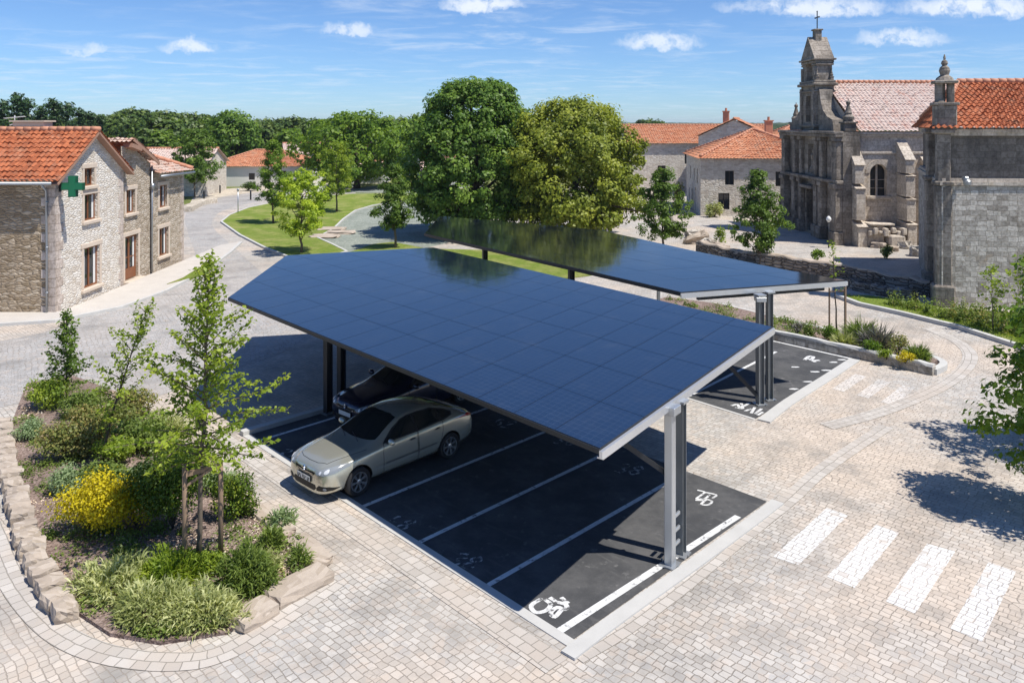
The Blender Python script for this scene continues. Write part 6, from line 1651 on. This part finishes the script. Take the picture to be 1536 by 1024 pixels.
# low leafy ground cover on the mulch
def scatter(name, label, poly, n, size, leafm, seed, z=.075, hmax=.18, clump=40, mode='leaf'):
    rng = np.random.default_rng(seed); poly = [Vector((p[0], p[1])) for p in poly]
    xs = [p.x for p in poly]; ys = [p.y for p in poly]; C = []
    def inside(x, y):
        c = False; j = len(poly) - 1
        for i in range(len(poly)):
            if (poly[i].y > y) != (poly[j].y > y) and x < (poly[j].x - poly[i].x) * (y - poly[i].y) / (poly[j].y - poly[i].y) + poly[i].x: c = not c
            j = i
        return c
    while len(C) < clump:
        x, y = rng.uniform(min(xs), max(xs)), rng.uniform(min(ys), max(ys))
        if inside(x, y): C.append((x, y))
    C = np.array(C); idx = rng.integers(0, clump, n); r = rng.uniform(.1, .42, clump)
    off = rng.normal(size=(n, 2)) * r[idx][:, None] * .6
    P = np.zeros((n, 3)); P[:, :2] = C[idx] + off; P[:, 2] = z + rng.uniform(0, 1, n) ** 1.5 * hmax * np.exp(-(off ** 2).sum(1) / (r[idx] ** 2))
    keep = np.array([inside(p[0], p[1]) for p in P]); P = P[keep]; n = len(P); tint = (.2 + .4 * rng.uniform(0, 1, clump)[idx] + .3 * rng.uniform(0, 1, len(idx)))[keep]
    if mode == 'leaf':
        Nn = unit(np.array([0, 0, .9]) + rng.normal(size=(n, 3)) * .5); me = leaves_mesh(name, P, Nn, size * rng.uniform(.6, 1.3, n), tint, leafm, rng)
    else:
        D = unit(np.array([0, 0, 1.0]) + rng.normal(size=(n, 3)) * .4); P[:, 2] = z; me = blades_mesh(name, P, D, hmax * rng.uniform(.5, 1.2, n), size, tint, leafm, rng)
    return tag(link(name, me), label, 'ground cover', kind='stuff')
scatter('ground_cover', 'low mixed leafy ground cover over the mulch of the front planter', PL, 16000, .065, L['mid'], 5, clump=110)
scatter('dry_ground_cover', 'sparse dry stems and dead leaves over the mulch of the front planter', PL, 5000, .05, mat_leaf('dry_leaves', (.18, .12, .08), (.32, .24, .17), (.48, .40, .30), .1), 6, hmax=.06, clump=90)

# ================================================================== right planter behind the rear bays
RP = [(14.25, 27.05), (14.9, 27.9), (14.6, 29.0), (13.2, 31.2), (11.5, 33.6), (9.6, 36.4), (7.4, 38.0), (5.9, 36.4), (9.5, 32.35), (13.1, 28.5)]
mb = MB(); mb.prism(RP, 0, .24, bottom=False); S('planting_bed', mb, M['mulch'])
mb = MB(); mb.strip(smooth_path([(14.25, 26.95), (15.05, 27.8), (14.75, 29.1), (13.3, 31.4), (11.6, 33.8), (9.6, 36.6)], 5), .24, 0, .2); mb.build('bed_edging', M['kerb']); tag(bpy.data.objects['bed_edging'], 'curved grey kerb round the back of the right flower bed', 'kerb')
RS = [(1218, 505, .8, .7, .75, 'mid', 700, .07, 'leaf', 'green bush behind the low granite wall, nearest the canopy'), (1196, 500, .7, .6, .6, 'purple', 500, .06, 'leaf', 'dark purple plant at the canopy end of the right bed'), (1243, 510, .8, .7, .65, 'fresh', 800, .07, 'leaf', 'bright green bush left of the staked sapling'),
      (1268, 516, .9, .7, .5, 'pale', 500, .025, 'blade', 'pale clump at the foot of the staked sapling'), (1292, 512, .7, .6, 1.0, 'mid', 480, .025, 'blade', 'tall upright green spikes in the right bed'), (1318, 522, .8, .6, .95, 'purple', 480, .025, 'blade', 'lavender spikes in the middle of the right bed'),
      (1306, 530, 1.0, .7, .55, 'fresh', 800, .07, 'leaf', 'low green bush in front of the lavender'), (1346, 534, 1.0, .8, .85, 'russet', 900, .07, 'leaf', 'reddish bush towards the rounded end of the right bed'), (1358, 544, .8, .6, .45, 'gold', 600, .06, 'leaf', 'small yellow flowers at the rounded end of the right bed'),
      (1376, 540, .7, .6, .6, 'mid', 500, .025, 'blade', 'green tuft at the very end of the right bed'), (1330, 538, .7, .6, .45, 'sap', 500, .06, 'leaf', 'yellow green low plant over the wall of the right bed')]
for i, (u, v, w_, d_, h_, lf, n_, ls, kd, lb) in enumerate(RS):
    shrub('grass_clump' if kd in ('blade', 'tuft') else 'shrub', lb, G(u, v, .24), w_, d_, h_, L[lf], n_, ls, 300 + i, kind=kd, stems=BARKD if kd == 'leaf' else None, width=.045, cat='plant')
scatter('ground_cover', 'low leafy ground cover in the right flower bed', RP, 5000, .08, L['mid'], 15, z=.25, clump=60, hmax=.25)
st = G(1255, 497, .24)
sapling('young_tree', 'thin staked sapling with few leaves in the right flower bed', st, 3.55, 1.6, lambda u: .45 * (1 - u) + .12, 16, .09, .13, L['sap'], BARKD, .035, (-.15, 0), 21, .7, per=2, spread=.07)
for k, (dx, dy, lb) in enumerate(((-.33, -.1, 'left stake of the sapling in the right bed'), (.28, -.12, 'front right stake of the sapling in the right bed'), (.42, .15, 'rear right stake of the sapling in the right bed'))):
    mb = MB(); mb.tube([(0, 0, -.1), (0, 0, 1.75)], .035, 7); mb.beam((0, 0, 1.6), (-dx * .9, -dy * .9, 1.6), .02, .05); o = mb.build('tree_stake', M['stake']); o.location = st + Vector((dx, dy, 0)); tag(o, lb, 'stake')

# chapel lawn and flower border
BP = [G(u, v).xy for u, v in ((1262, 446), (1300, 446), (1370, 456), (1420, 466), (1540, 474), (1700, 480), (1800, 640), (1660, 590), (1536, 524), (1440, 493), (1350, 471), (1290, 458))]
mb = MB(); mb.prism([tuple(p) for p in BP], 0, .12, bottom=False); S('lawn', mb, M['grass'])
mb = MB(); mb.strip([G(*q).xy for q in ((1255, 446), (1290, 459), (1350, 472), (1440, 494), (1536, 525), (1660, 592))], .22, 0, .17); o = mb.build('bed_edging', M['kerb']); tag(o, 'pale kerb along the flower border in front of the chapel', 'kerb')
BF = [G(u, v).xy for u, v in ((1320, 456), (1370, 462), (1420, 470), (1540, 482), (1700, 500), (1690, 580), (1536, 516), (1440, 488), (1350, 468))]
scatter('flower_border', 'dense low green planting along the chapel border', BF, 15000, .11, L['mid'], 31, z=.13, hmax=.7, clump=150)
scatter('flower_border', 'reddish and dry flowering plants among the chapel border', BF, 5000, .10, L['russet'], 32, z=.15, hmax=.85, clump=60)
scatter('lawn_tufts', 'short grass tufts on the chapel lawn', BP, 6000, .03, L['sap'], 33, z=.12, hmax=.16, clump=260, mode='blade')
sapling('young_tree', 'spindly yellow green sapling before the chapel wall', G(1490, 494, .12), 2.5, .6, lambda u: .9 * math.sin(math.pi * min(.98, .2 + u * .75)), 15, .08, .15, L['sap'], BARK, .03, (-.1, 0), 41, .8, per=3, spread=.09)
sapling('young_tree', 'leafy young sapling at the right end of the chapel border', G(1532, 500, .12), 2.9, .5, lambda u: .95 * math.sin(math.pi * min(.98, .2 + u * .7)), 17, .08, .15, L['sap'], BARK, .03, (.1, 0), 43, .8, per=3, spread=.09)

# ================================================================== trees round the square
broad_tree('big_tree', 'huge round dark green tree behind the canopies', 'tree', G(712, 352) , 11.5, 1.3, ell(5.1, .45, .62), 460, 150, .80, .27, L['deep'], BARKD, .42, 51, inner=.62, lump=.05)
broad_tree('big_tree', 'broad olive green tree right of the round dark one', 'tree', G(862, 356), 9.9, 1.1, ell(5.4, .36, .66), 430, 140, .85, .26, L['olive'], BARKD, .40, 52, inner=.5, lump=.20)
YT = [(410, 335, 6.9, 1.6, 1.75, 'fresh', 61, 'slim young tree on the far side of the lawn island'), (452, 379, 5.4, 1.1, 1.65, 'lime', 62, 'bright yellow green young tree at the near end of the lawn'), (505, 318, 6.4, 1.9, 1.75, 'sap', 63, 'young tree with rounded light crown by the gravel path'),
      (593, 371, 5.6, 1.3, 1.35, 'young', 64, 'dark slim young tree beside the gravel path, left of the big round tree'), (995, 372, 5.4, .7, 1.75, 'young', 65, 'dense conical young tree right of the olive tree'), (1139, 398, 5.6, .9, 1.55, 'young', 66, 'conical young tree in front of the hipped house'), (292, 296, 7.6, 1.9, 2.9, 'young', 67, 'mid sized tree at the end of the left house row')]
for u, v, ht, z0_, rad, lf, sd, lb in YT:
    prof = cone(rad, .28, .10) if sd in (64, 65, 66, 61) else ell(rad, .36, .5)
    broad_tree('young_tree', lb, 'tree', G(u, v, .08), ht, z0_, prof, 150 if sd != 65 else 190, 70, .34 if sd != 67 else .55, .155 if sd != 67 else .26, L[lf], BARK, .075, sd, inner=.25, nlimb=26, lump=.25, squash=.7)
broad_tree('round_tree', 'solitary round dark tree on the horizon left of centre', 'tree', at(348, 265, 132), 10.3, 1.2, ell(4.5, .45, .62), 190, 60, 1.15, .55, L['deep'], BARKD, .4, 71, inner=.6, lump=.08)
broad_tree('wide_tree', 'wide spreading green tree behind the lawn island', 'tree', at(535, 284, 104) , 9.6, 2.0, ell(6.6, .45, .55), 260, 60, 1.1, .48, L['fresh'], BARKD, .4, 72, inner=.5, lump=.2)
# right edge trees (their shadows fall on the paving)
broad_tree('young_tree', 'leafy tree leaning in at the right edge, shading the setts', 'tree', (11.85, 17.1, 0), 4.5, 1.0, ell(1.35, .42, .5), 130, 62, .40, .15, L['fresh'], BARK, .07, 81, inner=.15, lump=.30, squash=.65, nlimb=30)
broad_tree('young_tree', 'tree outside the right edge with round shadow on the setts', 'tree', (15.0, 20.2, 0), 5.4, 1.4, ell(1.8, .42, .55), 120, 50, .42, .17, L['fresh'], BARK, .09, 82, inner=.3)

# bushes round the far lawn
FB = [(470, 278, 92, 3.0, 1.8, 'blossom', 'white flowering bush behind the lawn island'), (440, 284, 100, 2.6, 1.5, 'greyg', 'greyish bush by the white cottage drive'), (372, 284, 100, 2.4, 1.4, 'wood', 'dark bush before the white cottage wall'), (487, 287, 86, 2.0, 1.2, 'wood', 'dark green bush between lawn and white flowers'),
      (432, 300, 84, 2.2, 1.3, 'blossom', 'pale flowering bush by the slim young tree'), (600, 300, 92, 2.6, 1.4, 'fresh', 'green bush at the far end of the gravel path'), (1072, 318, 72, 1.8, 1.4, 'pale', 'pale yellowish bush at the corner of the hipped house'), (1080, 352, 55, .9, 1.5, 'sap', 'upright pale green shrub behind the rubble heap'), (1018, 300, 79, 1.6, 3.2, 'russet', 'brownish climber on the house left of the young tree'),
      (1120, 372, 49, 1.2, .7, 'mid', 'low weeds on top of the dry stone wall'), (1226, 382, 49, 1.0, .8, 'fresh', 'small green weed on the church terrace'), (1330, 385, 50, .9, 1.0, 'mid', 'weed clump beside the church porch')]
for i, (u, v, y_, w_, h_, lf, lb) in enumerate(FB):
    p = at(u, v, y_); p.z = .02
    shrub('bush', lb, p, w_, w_, h_, L[lf], 900 if y_ > 60 else 600, .22 if y_ > 60 else .13, 400 + i, stems=BARKD, cat='bush', lumps=10)
# pale low wall, bollards, lamp post along the far road
for i, (u, v, lb) in enumerate(((306, 300, 'dark bollard on the hardcore left of the road end'), (330, 290, 'bollard farther along the beige ground'), (376, 300, 'dark stump post beside the lawn kerb'))):
    mb = MB(); mb.lathe([(.09, 0), (.09, .85), (.11, .9), (.06, 1.0)], n=10); o = mb.build('bollard', M['darksteel'], None, True); o.location = G(u, v); tag(o, lb, 'bollard')
root = empty('lamp_post', 'slim grey post on the lawn kerb by the road bend', 'post', G(357, 320)); mb = MB(); mb.tube([(0, 0, 0), (0, 0, 2.1)], .05, 8); mb.build('pole', M['steel'], root, True); mb = MB(); mb.lathe([(.07, 2.1), (.12, 2.16), (.10, 2.3), (.03, 2.34)], n=10); mb.build('lamp_head', M['zinc'], root, True)
stone_wall('low_wall', 'low beige rubble wall where the road passes the end house', [G(282, 318), G(300, 308), G(322, 304)], .7, .5, M['dirt'], None, 9)
# stones on the gravel island
for i, (u, v, lb) in enumerate(((497, 344, 'flat pale stone on the near edge of the gravel island'), (512, 349, 'wide flat stone in the middle of the gravel island stones'), (488, 355, 'low grey stone next to the lawn kerb'))):
    o = link('flat_stone', rock_mesh('flat_stone', 2.0, 1.5, .25, M['rock'], 70 + i, .08)); o.location = G(u, v, .05); tag(o, lb, 'rock')
# church yard lamp
root = empty('yard_lamp', 'white globe lamp on a post before the church corner', 'lamp', G(1243, 372)); mb = MB(); mb.tube([(0, 0, 0), (0, 0, 1.75)], .05, 8); mb.build('pole', M['darksteel'], root, True); mb = MB(); mb.lathe([(.05, 1.75), (.16, 1.9), (.17, 2.02), (.08, 2.15), (.02, 2.18)], n=12); mb.build('lamp_globe', M['white'], root, True)

# ================================================================== woodland trees behind the village
rngw = random.Random(77)
protoA = broad_tree('woodland_tree', 'dark broadleaf tree in the wood behind the village', 'tree', (-60, 150, 0), 9.5, .6, ell(4.4, .5, .7), 110, 36, 1.25, .8, L['wood'], BARKD, .3, 91, inner=.55, lump=.15, group='broadleaf trees of the wood behind the village')
protoB = broad_tree('woodland_tree', 'dark broadleaf tree in the wood behind the village', 'tree', (-50, 170, 0), 9.0, .6, ell(4.2, .45, .7), 110, 36, 1.25, .8, L['fresh'], BARKD, .3, 92, inner=.55, lump=.2, group='broadleaf trees of the wood behind the village')
protoB['label'] = 'lighter green broadleaf tree in the wood behind the village'; protoB['group'] = 'lighter trees of the wood behind the village'
protoP = broad_tree('pine_tree', 'ragged dark pine rising above the left orange roof', 'tree', at(28, 200, 120), 12.8, 3.0, cone(2.5, .4, .12), 40, 46, .85, .55, L['pine'], BARKD, .25, 93, inner=.2, lump=.5, group='pines above the left orange roof')
protoP.location.z = 0
for u, dy, s in ((6, 118, .92), (62, 120, .86), (80, 124, .95), (102, 122, .90), (120, 126, .84), (-14, 116, .9), (150, 132, .76), (40, 128, .96), (135, 128, .80)):
    dup(protoP, ((u - 768) * dy / F, dy, 0), rngw.uniform(0, 6.28), (s * .95, s * .95, s))
first = {0: True, 1: True}
def wood_tree(u, y, s, k):
    p = (protoA, protoB)[k]; loc = ((u - 768) * y / F, y, 0); sc = (s * rngw.uniform(.9, 1.2), s * rngw.uniform(.9, 1.2), s)
    if first[k]: first[k] = False; p.location = loc; p.scale = sc; return
    dup(p, loc, rngw.uniform(0, 6.28), sc)
for u0, u1, y0, y1, n, s0, s1 in ((-60, 290, 135, 175, 30, .78, 1.0), (120, 320, 165, 210, 18, .95, 1.2), (-40, 640, 190, 330, 62, .75, 1.0), (380, 640, 140, 190, 18, .75, 1.0), (980, 1250, 200, 320, 14, .6, .8), (600, 1000, 200, 320, 20, .8, 1.05)):
    for i in range(n):
        u = u0 + (u1 - u0) * (i + rngw.random()) / n; y = rngw.uniform(y0, y1)
        if 300 < u < 400 and y < 150: continue
        wood_tree(u, y, rngw.uniform(s0, s1), 0 if rngw.random() < .72 else 1)
SKY_TINT = (.56, .73, .98)
# ================================================================== sky, sun, air, camera
world = bpy.data.worlds.new('World'); scene.world = world; world.use_nodes = True
SUN = Vector((.47, -.24, 1.0)).normalized(); EL = math.asin(SUN.z); AZ = math.atan2(SUN.x, SUN.y)
N = Nodes(world.node_tree)
sky = N.n('ShaderNodeTexSky', sky_type='NISHITA', sun_disc=False, sun_elevation=EL, sun_rotation=AZ, altitude=100, air_density=.85, dust_density=.15, ozone_density=2.2)
d = N.n('ShaderNodeTexCoord').outputs['Generated']; X, Y, Z = N.xyz(d)[:3]
yy = N.math('MAXIMUM', Y, .02)
a_ = N.math('DIVIDE', X, yy); e_ = N.math('DIVIDE', Z, yy); pv = N.comb(a_, e_, 0)
# cumulus puffs: bearing and height of each over the horizon
wob = N.vmath('SCALE', N.vmath('SUBTRACT', N.noise(28, pv, 6, .65, out=1), (.5, .5, .5)), scale=.030)
wob2 = N.vmath('SCALE', N.vmath('SUBTRACT', N.noise(110, pv, 4, .6, out=1), (.5, .5, .5)), scale=.010)
pw = N.vmath('ADD', N.vmath('ADD', pv, wob), wob2); PX, PY, _ = N.xyz(pw)[:3]
puff = None
for u, v, wu, wv, amt in ((722, 9, 52, 13, .85), (525, 45, 36, 11, .7), (127, 74, 30, 9, .6), (283, 72, 32, 12, .75), (990, 66, 52, 13, .75), (1225, 14, 95, 17, .8), (1352, 61, 56, 14, .75), (1465, 14, 100, 18, .85), (1120, 12, 40, 10, .4)):
    ax = N.math('MULTIPLY', N.math('SUBTRACT', PX, (u - 768) / F), F / (wu * 1.15)); ay = N.math('MULTIPLY', N.math('SUBTRACT', PY, (HZ - v) / F), F / (wv * 1.12))
    low = N.math('MULTIPLY', N.math('MINIMUM', ay, 0.0), .75); ay = N.math('ADD', ay, low)
    rr = N.math('ADD', N.math('MULTIPLY', ax, ax), N.math('MULTIPLY', ay, ay)); m = N.math('MULTIPLY', N.math('SUBTRACT', 1.0, N.step(rr, .0, 1.8)), amt)
    puff = m if puff is None else N.math('MAXIMUM', puff, m)
puff = N.math('MULTIPLY', puff, N.step(N.noise(45, pw, 5, .6), .22, .55))
# thin streaky high cloud, seen in perspective on a flat layer
zz_ = N.math('ADD', N.math('MAXIMUM', Z, 0.0), .045); lay = N.comb(N.math('DIVIDE', X, zz_), N.math('DIVIDE', Y, zz_), 0)
st = N.noise(1.0, N.vmath('MULTIPLY', lay, (1.5, 1.9, 1)), 8, .66, dist=.5); st2 = N.noise(.28, lay, 4, .5)
wisp = N.math('MULTIPLY', N.math('MULTIPLY', N.step(st, .44, .74), N.step(st2, .32, .56)), .48)
fade = N.math('SUBTRACT', 1.0, N.step(Z, .10, .30)); wisp = N.math('MULTIPLY', wisp, fade)
skyc = N.mix(1.0, sky.outputs[0], SKY_TINT, 'MULTIPLY')
skyc = N.mix(1.0, skyc, N.mix(N.step(Z, .0, .16), (.92, .96, 1.0), (1, 1, 1)), 'MULTIPLY')
cl = N.math('MAXIMUM', puff, wisp)
cc = N.mix(puff, (5.6, 6.3, 7.2), (7.2, 7.5, 8.0))
col = N.mix(cl, skyc, cc)
bg = N.n('ShaderNodeBackground', {'Color': col, 'Strength': .12}); o = N.n('ShaderNodeOutputWorld'); N.t.links.new(bg.outputs[0], o.inputs[0])

sun = bpy.data.lights.new('Sun', 'SUN'); sun.energy = 4.8; sun.angle = R(.53); sun.color = (1.0, .955, .88)
so = bpy.data.objects.new('Sun', sun); COL.objects.link(so); so.rotation_euler = (-SUN).to_track_quat('-Z', 'Y').to_euler(); so.location = (10, -10, 40)

HAZE = True
if HAZE:
    hz = MB(); hz.box((0, 1560, 9.5), (5400, 3300, 21)); mh = bpy.data.materials.new('air'); mh.use_nodes = True; NH = Nodes(mh.node_tree)
    pv_ = NH.n('ShaderNodeVolumePrincipled', {'Color': (.80, .88, 1.0, 1), 'Density': .00014, 'Anisotropy': .2}); oh = NH.n('ShaderNodeOutputMaterial'); NH.t.links.new(pv_.outputs[0], oh.inputs['Volume'])
    ho = hz.build('haze', mh); ho['kind'] = 'stuff'; ho['label'] = 'thin blue summer air fading the farthest woods'; ho['category'] = 'haze'
cam = bpy.data.cameras.new('Camera'); cam.sensor_width = 36; cam.lens = 36 * F / 1536; cam.shift_y = -(512 - HZ) / 1536; cam.clip_end = 6000; cam.clip_start = .1
co = bpy.data.objects.new('Camera', cam); COL.objects.link(co); co.location = (0, 0, H); co.rotation_euler = (math.pi / 2, 0, 0); scene.camera = co
scene.view_settings.view_transform = 'Standard'; scene.view_settings.look = 'None'; scene.view_settings.exposure = .25; scene.view_settings.gamma = 1
scene.render.engine = 'CYCLES'; scene.cycles.use_denoising = True; scene.cycles.max_bounces = 6; scene.cycles.transparent_max_bounces = 8
scene.cycles.caustics_reflective = False; scene.cycles.caustics_refractive = False
